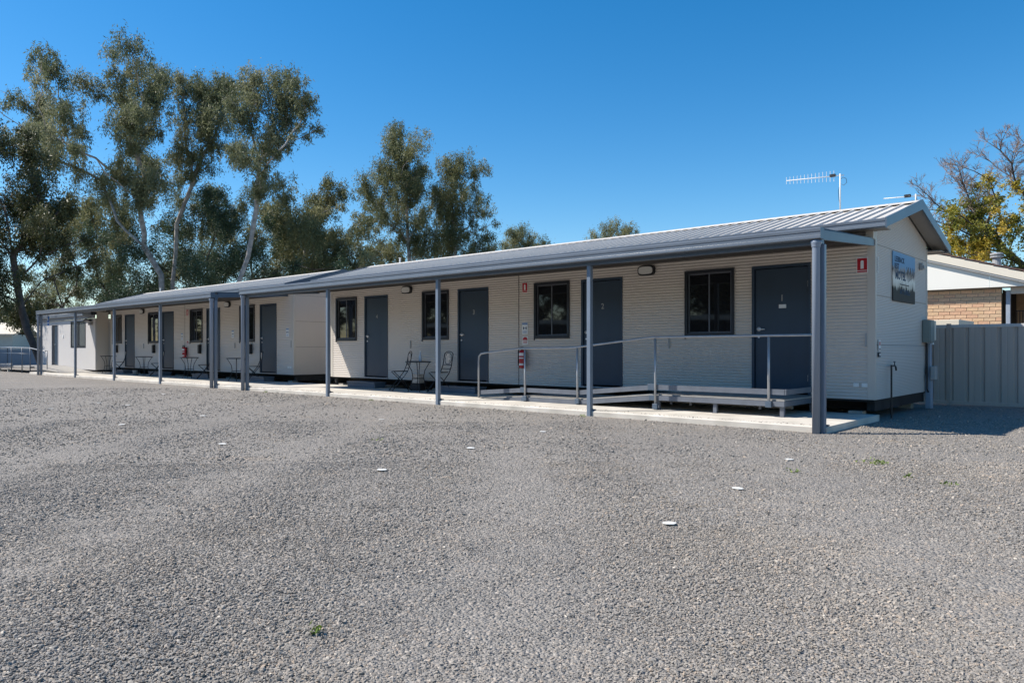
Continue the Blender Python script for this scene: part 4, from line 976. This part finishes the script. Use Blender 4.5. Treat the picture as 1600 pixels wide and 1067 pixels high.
# ------------------------------------------------------------------ trees
def leaves_mesh(name, C, Rr, per, leaf, mat_, droop=1.0, tones=None, rng=None, sub=10, flat=1.0):
    """C: (k,3) clump centres, Rr: radii. leaf=(length,width)."""
    P = []; T = []
    for ci, (c, r_) in enumerate(zip(C, Rr)):
        nS = max(6, int(sub*1.5*rng.uniform(.7, 1.3)))
        dv = rng.normal(size=(nS, 3)); dv /= np.linalg.norm(dv, axis=1)[:, None]
        S = c+dv*(r_*rng.uniform(.15, 1.22, nS)[:, None])*np.array([1, 1, .9*flat])
        n = int(per*(r_**2))
        which = rng.integers(0, nS, n)
        off = rng.normal(size=(n, 3))*(r_*.125)*np.array([1, 1, 1+.75*min(droop, 1)])
        loose = rng.uniform(0, 1, n) < .07; off[loose] = rng.normal(size=(int(loose.sum()), 3))*r_*.32
        off[:, 2] -= np.abs(rng.normal(size=n))*r_*.12*droop
        P.append(S[which]+off)
        tb = rng.uniform(0, 1) if tones is None else tones[ci]
        T.append(np.clip(tb*.6+.4*rng.uniform(0, 1, nS)[which]+rng.normal(0, .10, n), 0, 1))
    P = np.concatenate(P); T = np.concatenate(T); n = len(P)
    d = rng.normal(size=(n, 3))*np.array([.75, .75, .5]); d[:, 2] -= droop; d /= np.linalg.norm(d, axis=1)[:, None]
    a = rng.normal(size=(n, 3)); wv = np.cross(d, a); wv /= np.linalg.norm(wv, axis=1)[:, None]
    L_ = leaf[0]*rng.uniform(.6, 1.3, n)[:, None]; W_ = leaf[1]*rng.uniform(.7, 1.3, n)[:, None]
    v = np.stack([P, P+d*L_*.45+wv*W_*.5, P+d*L_, P+d*L_*.45-wv*W_*.5], 1).reshape(-1, 3)
    me = bpy.data.meshes.new(name); me.vertices.add(4*n); me.vertices.foreach_set('co', v.astype(np.float32).ravel())
    me.loops.add(4*n); me.loops.foreach_set('vertex_index', np.arange(4*n, dtype=np.int32))
    me.polygons.add(n); me.polygons.foreach_set('loop_start', np.arange(0, 4*n, 4, dtype=np.int32))
    at_ = me.attributes.new('tone', 'FLOAT', 'FACE'); at_.data.foreach_set('value', T.astype(np.float32))
    me.materials.append(mat_); me.update(calc_edges=True); me.validate(); return me

GUM = leafmat('gum_leaf', (.095, .116, .056), (.190, .208, .108), (.33, .32, .19), .38, .6)
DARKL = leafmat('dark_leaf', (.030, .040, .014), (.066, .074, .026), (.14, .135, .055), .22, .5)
OLIVE = leafmat('olive_leaf', (.088, .105, .044), (.180, .188, .084), (.31, .29, .14), .34, .6)
DEEP = leafmat('deep_green_leaf', (.030, .056, .028), (.056, .092, .046), (.11, .145, .075), .25, .5)
YEL = leafmat('autumn_leaf', (.22, .23, .035), (.46, .38, .05), (.66, .46, .09), .45, .5)
GRN = leafmat('fresh_leaf', (.10, .12, .02), (.21, .215, .035), (.36, .32, .06), .4, .5)

class Skel:
    def __init__(s, pts): s.p = [Vector(q) for q in pts]; s.par = [i-1 for i in range(len(pts))]; s.cnt = [0]*len(pts); s.d = [sum((s.p[k]-s.p[k-1]).length for k in range(1, i+1)) for i in range(len(pts))]
    def attach(s, c, rng, minz=None, bend=.10):
        best = None; bi = 0
        for i, q in enumerate(s.p):
            dv = c-q; L_ = dv.length
            cost = L_*(1+.9*max(0, -(dv.z)/max(L_, 1e-6)+.15))+.55*s.d[i]
            if i < 2: cost *= 1.4
            if best is None or cost < best: best = cost; bi = i
        q = s.p[bi]; par = s.par[bi]; dirp = (q-s.p[par]).normalized() if par >= 0 else Vector((0, 0, 1))
        L_ = (c-q).length; n = max(2, min(6, int(L_/.7)+1)); prev = bi
        for k in range(1, n+1):
            t = k/n; p = q.lerp(c, t)+dirp*L_*bend*math.sin(math.pi*t)*(1-t*.5)
            if k < n: p += Vector((rng.uniform(-1, 1), rng.uniform(-1, 1), rng.uniform(-.5, .5)))*L_*.045
            s.d.append(s.d[prev]+(p-s.p[prev]).length); s.p.append(p); s.par.append(prev); s.cnt.append(0); prev = len(s.p)-1
        i = prev
        while i >= 0: s.cnt[i] += 1; i = s.par[i]
        return prev
    def mesh(s, name, m, r0, rmax, ex=.55, taper_min=.014):
        mb = MB(); ch = {}
        for i, p in enumerate(s.par): ch.setdefault(p, []).append(i)
        tot = max(s.cnt[0], 1)
        def rad(i):
            return max(taper_min, min(rmax, r0*(max(s.cnt[i], .6)**ex)))
        # chains
        stack = [(0, None)]
        while stack:
            st, pre = stack.pop(); chain = ([pre] if pre is not None else [])+[st]; cur = st
            while True:
                cs = ch.get(cur, [])
                if not cs: break
                cs = sorted(cs, key=lambda k: -s.cnt[k]); nx = cs[0]
                for o in cs[1:]: stack.append((o, cur))
                chain.append(nx); cur = nx
            if len(chain) < 2: continue
            rr = [rad(i) for i in chain]
            if pre is not None: rr[0] = rr[1]*1.15
            rr[-1] *= .6
            mb.tube([s.p[i] for i in chain], rr, 8 if rr[0] > .08 else 5, cap=False)
        return mb
def dir_jit(rng): 
    v = Vector((rng.gauss(0, 1), rng.gauss(0, 1), rng.gauss(.3, .8))); return v.normalized()

RS, RS_PER = 1.45, 1.8
def tree(name, label, D, trunk, clumps, leafm, barkm, per=820, leaf=(.22, .05), r0=.030, rmax=.40, depth=.5, cat='tree', droop=1.0, seed=1, extra=0.5, bare=(), twig_n=5, sub=17, group='trees behind the motel'):
    rng = random.Random(seed); nr = np.random.default_rng(seed)
    k = D/FPX; r0 *= .62; rmax *= .66; per *= RS_PER
    clumps = [(a, b, c*RS) for a, b, c in clumps]
    base = at(trunk[0][0], HOR, D); base.z = 0
    tp = [at(x, y, D) for x, y in trunk]; tp[0].z = -.05
    if tp[1].z < .3: tp[1].z = .3
    # densify trunk
    tr = [tp[0]]
    for a, b in zip(tp, tp[1:]):
        n = max(1, int((b-a).length/1.6))
        for i in range(1, n+1):
            q = a.lerp(b, i/n)
            if i < n: q += Vector((rng.uniform(-1, 1), rng.uniform(-1, 1), 0))*.07
            tr.append(q)
    xs = [c[0] for c in clumps]; W = (max(xs)-min(xs))*k*.5
    C = []
    for c in clumps:
        dd = max(-W*1.2, min(W*1.2, rng.gauss(0, W*depth)))
        C.append((at(c[0], c[1], D+dd*.0)+Vector((-math.cos(PSI), math.sin(PSI), 0))*dd, c[2]*k, 0))
    for j in range(int(len(clumps)*extra)):                 # filling clumps inside the crown, behind and before
        a = rng.choice(C); b = rng.choice(C); t = rng.uniform(.2, .8)
        if (a[0]-b[0]).length > W*1.3: continue
        p = a[0].lerp(b[0], t)+Vector((-math.cos(PSI), math.sin(PSI), 0))*rng.gauss(0, W*.5)
        C.append((p, (a[1]*.75), 0))
    Bc = [(at(c[0], c[1], D)+Vector((-math.cos(PSI), math.sin(PSI), 0))*rng.gauss(0, W*depth), c[2]*k) for c in bare]
    sk_ = Skel(tr)
    top = tr[-1]
    allc = [(c[0], c[1], 1) for c in C]+[(b[0], b[1], 2) for b in Bc]
    allc.sort(key=lambda c: (c[0]-top).length)
    tw = MB()
    mid = []
    def twigs(e, d0, L_, n, kd):
        for _ in range(n):
            d = (dir_jit(rng)+d0*.7).normalized()
            if kd == 1: tw.tube([e, e+d*L_*.5+Vector((0, 0, L_*.08)), e+d*L_], [.012, .008, .004], 3, cap=False); continue
            m1 = e+d*L_*.45; m2 = m1+(d+dir_jit(rng)*.45).normalized()*L_*.5; tw.tube([e, m1, m2], [.011, .007, .0035], 4, cap=False)
            for _ in range(5):
                s0 = e.lerp(m2, rng.uniform(.25, 1)); d2 = (d+dir_jit(rng)*.8).normalized(); s1_ = s0+d2*L_*.38
                tw.tube([s0, s1_, s1_+(d2+dir_jit(rng)*.5).normalized()*L_*.25], [.007, .005, .003], 3, cap=False)
                for _ in range(2):
                    s2_ = s0.lerp(s1_, rng.uniform(.4, 1)); tw.tube([s2_, s2_+(d2+dir_jit(rng)*.8).normalized()*L_*.25], [.005, .003], 3, cap=False)
    for p, r_, kd in allc:
        i = sk_.attach(p, rng); j = i; first = True
        for step_ in range(4 if kd == 2 else 2):
            pj = sk_.par[j]
            if pj < len(tr): break
            d0 = (sk_.p[j]-sk_.p[pj]).normalized()
            twigs(sk_.p[j], d0, r_*(.9 if kd == 1 else .62), (twig_n if first else 2) if kd == 1 else (5 if first else 3), kd); first = False
            j = pj
            if kd == 1 and step_ == 1 and sk_.cnt[j] < 4 and (sk_.p[j]-p).length > r_*.9: mid.append((sk_.p[j].copy(), r_*.75, 0))
    C += mid
    root = empty(name, base, label=label, cat=cat, group=group)
    mb = sk_.mesh('trunk', barkm, r0, rmax); mb.v = [(x-base.x, y-base.y, z-base.z) for x, y, z in mb.v]; mb.build('trunk', barkm, root, True)
    tw.v = [(x-base.x, y-base.y, z-base.z) for x, y, z in tw.v]; tag(tw.build('twigs', M['twig'] if bare else barkm, root), kind='stuff')
    if isinstance(leafm, (list, tuple)):
        groups = leafm
    else: groups = [(leafm, range(len(C)))]
    for lm, idx in groups:
        idx = [i for i in idx if i < len(C)]
        me = leaves_mesh('crown', np.array([C[i][0]-base for i in idx]), [C[i][1] for i in idx], per, leaf, lm, droop, None, nr, sub)
        o = bpy.data.objects.new('crown', me); col.objects.link(o); o.parent = root
    return root

T2 = [(222,90,18),(250,110,18),(266,131,12),(202,102,10),(121,135,18),(105,127,10),(149,139,16),(77,163,18),(56,171,12),(181,147,16),(202,143,14),(36,179,16),(8,171,14),(250,147,16),(262,171,18),(234,167,16),(226,199,16),(202,199,13),(133,187,20),(113,203,14),(161,211,15),(181,227,18),(242,219,20),(81,211,16),(89,252,20),(24,211,18),(52,240,12),(141,276,20),(169,252,15),(194,276,15),(226,292,20),(258,288,20),(242,260,14),(120,235,13),(214,120,12)]
tree('eucalyptus_tree', 'tallest spreading gum tree with pale fanning limbs behind the far block', 48, [(262,570),(252,430),(225,385),(196,360)], T2, GUM, M['bark'], seed=2, rmax=.34, r0=.04, extra=.2)
T3a = [(301,124,16),(311,141,18),(341,117,15),(290,147,13),(317,171,20),(358,137,18),(297,191,15),(284,228,18),(328,191,18),(351,191,18),(270,242,14),(300,242,12),(324,259,14),(361,222,16),(340,150,14),(286,128,10),(330,225,14)]
tree('eucalyptus_tree', 'tall gum tree between the two tallest gums with a forked white trunk', 50, [(262,570),(270,440),(276,350),(300,290),(318,240)], T3a, GUM, M['bark'], seed=5, rmax=.28, r0=.045, extra=.3)
T3b = [(388,110,15),(398,124,14),(425,131,18),(452,131,16),(473,144,14),(486,164,12),(489,191,9),(439,161,18),(405,164,16),(385,181,16),(446,198,15),(429,215,16),(449,228,10),(412,222,16),(398,249,14),(381,255,14),(449,249,7),(419,279,14),(432,296,10),(395,282,10),(372,135,13),(465,160,12),(366,165,14)]
tree('eucalyptus_tree', 'tall gum tree with slender leaning white trunk and a crown reaching right', 46, [(352,572),(370,450),(388,400),(400,330),(405,250)], T3b, GUM, M['bark'], seed=9, rmax=.24, r0=.04, extra=.3)
T4 = [(565,395,12),(590,415,12),(545,375,10),(515,385,14),(459,299,14),(486,316,20),(506,282,14),(530,296,12),(473,330,18),(500,343,16),(537,323,6),(526,357,14),(486,367,20),(459,350,18),(503,384,20),(540,400,18),(466,384,18),(553,410,14),(442,367,18),(432,316,14),(450,400,18),(520,410,16),(575,420,12),(425,340,14)]
tree('gum_tree', 'lower dark green gum tree right of the tall gums over the roof step', 54, [(470,565),(470,430),(480,370)], T4, OLIVE, M['bark'], seed=14, rmax=.22, extra=.5)
T9 = [(235,470,22),(190,455,18),(160,470,16),(480,430,18),(520,440,16),(560,430,14),(250,400,25),(290,390,28),(330,400,26),(370,405,24),(410,400,24),(300,350,20),(340,345,22),(380,345,18),(420,350,20),(445,425,18),(250,440,22),(210,430,20),(300,430,24),(350,430,24),(400,430,24),(310,305,14),(350,312,16),(270,365,18),(230,385,18)]
tree('evergreen_tree', 'dense deep green bushy tree low behind the far block roof', 52, [(320,565),(320,470),(325,400)], T9, DEEP, M['darkbark'], seed=21, rmax=.3, per=700, leaf=(.15, .055), extra=.5, droop=.5)
T9b = [(300,320,14),(330,300,14),(360,330,16),(400,320,14),(345,365,16),(420,335,14),(385,300,12),(290,360,16),(440,350,14),(470,400,16),(430,385,16),(330,340,14),(455,375,14),(500,420,16),(410,420,18),(360,410,18),(310,415,18),(270,330,12),(530,430,14)]
tree('gum_tree', 'olive gum tree filling the gap beneath the three tall gums', 60, [(400,563),(400,470),(390,400)], T9b, OLIVE, M['bark'], seed=23, rmax=.22, extra=.5)
T9c = [(60,470,12),(90,450,14),(120,430,16),(150,455,16),(180,470,14),(100,480,12),(40,485,12),(135,400,14),(75,425,12),(165,415,14),(205,445,16),(230,415,16),(20,490,12),(60,500,10)]
tree('gum_tree', 'hazy olive gum tree low behind the far veranda end', 72, [(125,561),(125,490),(130,460)], T9c, OLIVE, M['darkbark'], seed=25, rmax=.2, extra=.3, per=520)
T5 = [(610,192,8),(606,207,11),(625,207,11),(615,224,13),(613,243,9),(640,241,13),(662,241,13),(652,253,14),(627,253,14),(598,263,14),(593,275,14),(615,275,16),(645,275,16),(564,292,9),(579,292,13),(574,309,12),(591,316,14),(613,306,15),(640,306,16),(652,292,12),(657,321,12),(603,341,12),(627,341,13),(562,336,9),(559,350,9),(574,365,12),(591,377,12),(579,389,13),(623,365,12),(662,345,13),(664,365,15),(647,380,13),(676,380,14),(613,394,13),(600,405,12),(560,385,9)]
tree('eucalyptus_tree', 'gum tree with pointed top standing left of the pair behind the roof ridge', 62, [(642,563),(640,420),(636,340),(634,290)], T5, OLIVE, M['bark'], seed=31, rmax=.3, r0=.035, per=760, extra=.3)
T6 = [(701,258,13),(722,258,14),(710,272,15),(679,297,13),(688,306,14),(710,292,14),(725,287,11),(701,321,14),(718,316,14),(686,331,13),(705,345,15),(691,360,13),(710,365,14),(698,384,14),(715,384,10),(757,267,9),(742,275,8),(747,316,11),(759,321,9),(737,345,10),(730,365,10),(759,365,12),(769,382,10),(774,348,5),(749,389,11),(735,395,10),(680,392,12)]
tree('eucalyptus_tree', 'narrow gum tree with a thin right branch standing right of the pair', 64, [(716,562),(714,420),(708,350),(706,310)], T6, OLIVE, M['bark'], seed=37, rmax=.26, r0=.035, per=760, extra=.3)
tree('gum_tree', 'small distant gum tree left of the two peeping over the ridge', 78, [(815,560),(815,395),(812,378)], [(815,360,11),(800,366,8),(829,370,9),(805,380,12),(824,382,11),(850,380,8),(838,388,8),(792,385,8)], OLIVE, M['bark'], seed=41, per=700, rmax=.2, extra=.2)
tree('gum_tree', 'small distant gum treetop right of the two peeping over the ridge', 82, [(955,559),(955,390),(955,372)], [(945,361,9),(962,356,9),(982,358,8),(930,368,8),(957,369,9),(972,366,8),(993,362,4)], OLIVE, M['bark'], seed=43, per=700, rmax=.2, extra=.2)
T1 = [(0,222,25),(20,252,22),(-20,300,30),(10,300,25),(50,290,22),(30,330,26),(80,318,18),(0,370,30),(40,372,20),(72,360,16),(100,352,15),(5,430,26),(-30,430,30),(18,462,16),(-5,490,20),(62,402,10),(100,392,13),(112,312,13),(22,200,13),(-40,360,30),(-30,240,26),(128,372,9),(60,330,18)]
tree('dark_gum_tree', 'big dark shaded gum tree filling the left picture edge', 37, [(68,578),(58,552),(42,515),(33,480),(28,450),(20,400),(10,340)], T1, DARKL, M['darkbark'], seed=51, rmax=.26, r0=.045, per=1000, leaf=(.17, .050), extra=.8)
T1b = [(135,465,10),(200,470,14),(225,465,14),(100,375,12),(250,420,16),(150,330,18),(180,320,16),(120,345,16),(200,350,16),(140,370,18),(170,385,16),(110,412,10),(145,425,15),(182,440,11),(88,432,9),(220,385,16),(215,330,13),(78,462,8),(118,455,9),(205,420,13),(232,440,12),(160,352,14)]
tree('gum_tree', 'olive gum tree with crooked dark forked trunk above the pale cabin', 56, [(168,566),(166,475),(178,435),(184,415)], T1b, OLIVE, M['darkbark'], seed=57, rmax=.22, r0=.04, per=800, extra=.25)
tree('gum_tree', 'slim dark gum tree with thin fanned branches near the far veranda end', 44, [(98,572),(98,480),(85,440)], [(70,430,8),(60,455,7),(125,455,7),(95,395,10),(120,400,10),(75,475,6),(130,425,8),(55,475,6)], DARKL, M['darkbark'], seed=61, rmax=.15, r0=.04, per=700, extra=.2)
tree('evergreen_tree', 'low dark hedge-like tree behind the pale blue house', 92, [(15,558),(15,530),(15,515)], [(-20,500,12),(0,498,13),(20,500,12),(40,503,12),(60,498,12),(-40,495,14),(10,485,12),(50,485,12),(-25,480,14)], DEEP, M['darkbark'], seed=67, per=800, leaf=(.25, .1), extra=.3)
BARE = [(1453,285,12),(1468,275,13),(1488,262,14),(1508,288,15),(1480,300,15),(1463,318,11),(1530,247,15),(1543,222,13),(1560,248,15),(1580,225,15),(1596,213,13),(1612,228,17),(1570,283,17),(1600,268,15),(1540,288,13),(1500,325,13),(1457,343,11),(1630,250,18),(1640,220,16),(1555,215,10),(1515,262,12)]
LEAFY = [(1475,332,9),(1462,366,8),(1485,402,12),(1520,320,9),(1545,305,9),(1580,300,10),(1605,310,12),(1467,382,8),(1512,342,10),(1550,372,12),(1528,368,11),(1490,325,10),(1520,292,9),(1560,282,10),(1590,292,12),(1472,350,10),(1500,352,12),(1530,347,12),(1512,377,15),(1541,371,15),(1570,346,13),(1595,340,15),(1482,386,12),(1556,396,13),(1590,385,17),(1596,410,15),(1530,402,12),(1612,360,17),(1565,315,11),(1540,330,8),(1630,320,18),(1640,380,18),(1500,395,11),(1575,420,13)]
n_ = len(LEAFY)
tree('autumn_tree', 'tree with bare dark twigs on top and yellow green leaves below, right edge', 27, [(1660,590),(1640,470),(1605,420),(1575,395),(1556,365)], LEAFY,
     [(YEL, [i for i in range(60) if i % 2 == 0]), (GRN, [i for i in range(60) if i % 2 == 1])], M['darkbark'], per=1800, leaf=(.095, .052), seed=71, rmax=.17, r0=.024, bare=[(a, b, c*2.3) for a, b, c in BARE], depth=.4, droop=.4, extra=.9, sub=16, group='trees beyond the fence')
# trees across the yard, seen in the window glass only
YT = [(-62, -49, 11), (-53, -46, 10), (-44, -49, 12), (-35, -47, 10), (-28, -49, 12), (-20, -46, 11), (-11, -48, 12), (-3, -46, 9), (7, -48, 10)]
YT2 = [(-78, -5, 9), (-80, -12, 11), (-79, -19, 10), (-81, -26, 12), (-79, -33, 11), (-80, -40, 12), (-76, -47, 11)]
ORD = ('first', 'second', 'third', 'fourth', 'fifth', 'sixth', 'seventh', 'eighth', 'ninth')
for k, (x, y, h) in enumerate(YT+YT2):
    rng = random.Random(100+k); nr = np.random.default_rng(100+k); root = empty('yard_tree', (x, y, 0), label=('dark tree behind the block across the yard, %s from the left' % ORD[k]) if k < 9 else 'dark tree closing the far left side of the yard, %s from the motel' % ORD[k-9], cat='tree', group='trees across the yard')
    Cc = [Vector((rng.uniform(-4.5, 4.5), rng.uniform(-2, 2), h*rng.uniform(.12 if k > 8 else .28, .95))) for _ in range(26)]
    sk_ = Skel([Vector((0, 0, 0)), Vector((0, 0, 1.5)), Vector((.1, 0, 3))]); [sk_.attach(c, rng) for c in Cc]
    sk_.mesh('trunk', M['darkbark'], .05, .3).build('trunk', M['darkbark'], root, True)
    me = leaves_mesh('crown', np.array(Cc), [1.6]*26, 190, (.5, .25), DARKL, .5, None, nr, 10); o = bpy.data.objects.new('crown', me); col.objects.link(o); o.parent = root

# ------------------------------------------------------------------ small things on the gravel
mb = MB(); n = 14; pr = [(.043*math.cos(2*math.pi*i/n)*(1+.08*math.sin(i*2.3)), .043*math.sin(2*math.pi*i/n)) for i in range(n)]
mb.ext(pr, 0, .003, 'z'); disc_m = mb.mesh('marker_disc', M['disc'])
DS = [(.54,-4.70,'white marker disc in the gravel left of the two small green weeds'),(.81,-6.42,'white marker disc in the gravel, second from the right'),(1.0,-7.79,'nearest white marker disc in the middle of the yard'),(-2.71,-4.51,'white marker disc nearest the slab, straight out from the ramp'),(-1.81,-7.81,'white marker disc left of centre, second nearest'),(-5.79,-4.69,'white marker disc out from the second post, right of the centre'),(-2.21,-6.32,'white marker disc in mid yard between two larger nearer discs'),(-8.16,-6.38,'white marker disc out from the bistro table of the nearer block'),(-13.8,-3.92,'white marker disc out from the veranda gap, left one of a close pair'),(-14.32,-4.39,'white marker disc out from the veranda gap, nearer one of a close pair'),(-7.49,-7.84,'white marker disc in the left middle of the yard, right of two far left ones'),(-11.67,-7.49,'white marker disc near the left picture edge, right one of a pair'),(-11.85,-7.84,'white marker disc near the left picture edge, left one of a pair'),(-19.25,-6.28,'white marker disc at the far left edge of the yard'),(-12.74,-6.32,'white marker disc at left, behind a row of two others'),(-11.6,-6.21,'white marker disc at left, just right of its twin'),(-4.62,-7.84,'white marker disc in the gravel, left middle, beside a stony patch'),(-9.3,-4.57,'white marker disc out from the corner post beside the gap'),(-20.72,-4.46,'white marker disc out from the farther veranda, farthest of all'),(-17.62,-4.41,'white marker disc out from the farther veranda, second farthest')]
for x, y, lb in DS:
    o = bpy.data.objects.new('marker_disc', disc_m); col.objects.link(o)
    z = float(gz(np.array([x]), np.array([y]))[0]); o.location = (x, y, z+.010); o.rotation_euler = (rnd.uniform(-.05, .05), rnd.uniform(-.05, .05), rnd.uniform(0, 6))
    tag(o, lb or 'small far white marker disc lying flat in the gravel', 'marker disc', 'white marker discs in the gravel')
def weed(x, y, s, label, n=26):
    nr = np.random.default_rng(int(abs(x*100+y*10))+1)
    s *= .75; n = int(n*.8)
    P = np.stack([nr.normal(0, s*.55, n), nr.normal(0, s*.35, n), np.abs(nr.normal(.01, .012, n))], 1)
    d = nr.normal(size=(n, 3)); d[:, 2] = np.abs(d[:, 2])*.7; d /= np.linalg.norm(d, axis=1)[:, None]; wv = np.cross(d, nr.normal(size=(n, 3))); wv /= np.linalg.norm(wv, axis=1)[:, None]
    L_ = .032; v = np.stack([P, P+d*L_*.5+wv*.007, P+d*L_, P+d*L_*.5-wv*.007], 1).reshape(-1, 3)
    me = bpy.data.meshes.new('weed'); me.from_pydata([tuple(q) for q in v], [], [(4*i, 4*i+1, 4*i+2, 4*i+3) for i in range(n)])
    a_ = me.attributes.new('tone', 'FLOAT', 'FACE'); a_.data.foreach_set('value', nr.uniform(.2, 1, n).astype(np.float32)); me.materials.append(M['weed'])
    o = bpy.data.objects.new('weed', me); col.objects.link(o); o.location = (x, y, float(gz(np.array([x]), np.array([y]))[0])); tag(o, label, 'weed', 'green weeds in the gravel')
weed(-3.62, -2.42, .10, 'green weed at the foot of the second post from the right', 30)
weed(-9.02, -2.40, .10, 'green weed at the slab edge between two middle posts')
weed(1.27, -4.48, .16, 'largest green weed patch in the gravel at right', 70)
weed(.85, -5.39, .06, 'small green weed below the rightmost marker disc', 22)
weed(1.7, -5.13, .05, 'tiny dull green weed right of the large weed patch', 14)
weed(2.03, -5.29, .07, 'sparse green weed near the right edge of the yard', 18)
weed(.92, -10.27, .045, 'tiny green weed in the near gravel, bottom left of centre', 18)
weed(-13.24, -2.40, .12, 'green weed at the slab edge by the veranda gap', 30)
weed(-3.51, -6.54, .06, 'faint green weed in the middle of the yard', 10)
print('objects', len(bpy.data.objects))
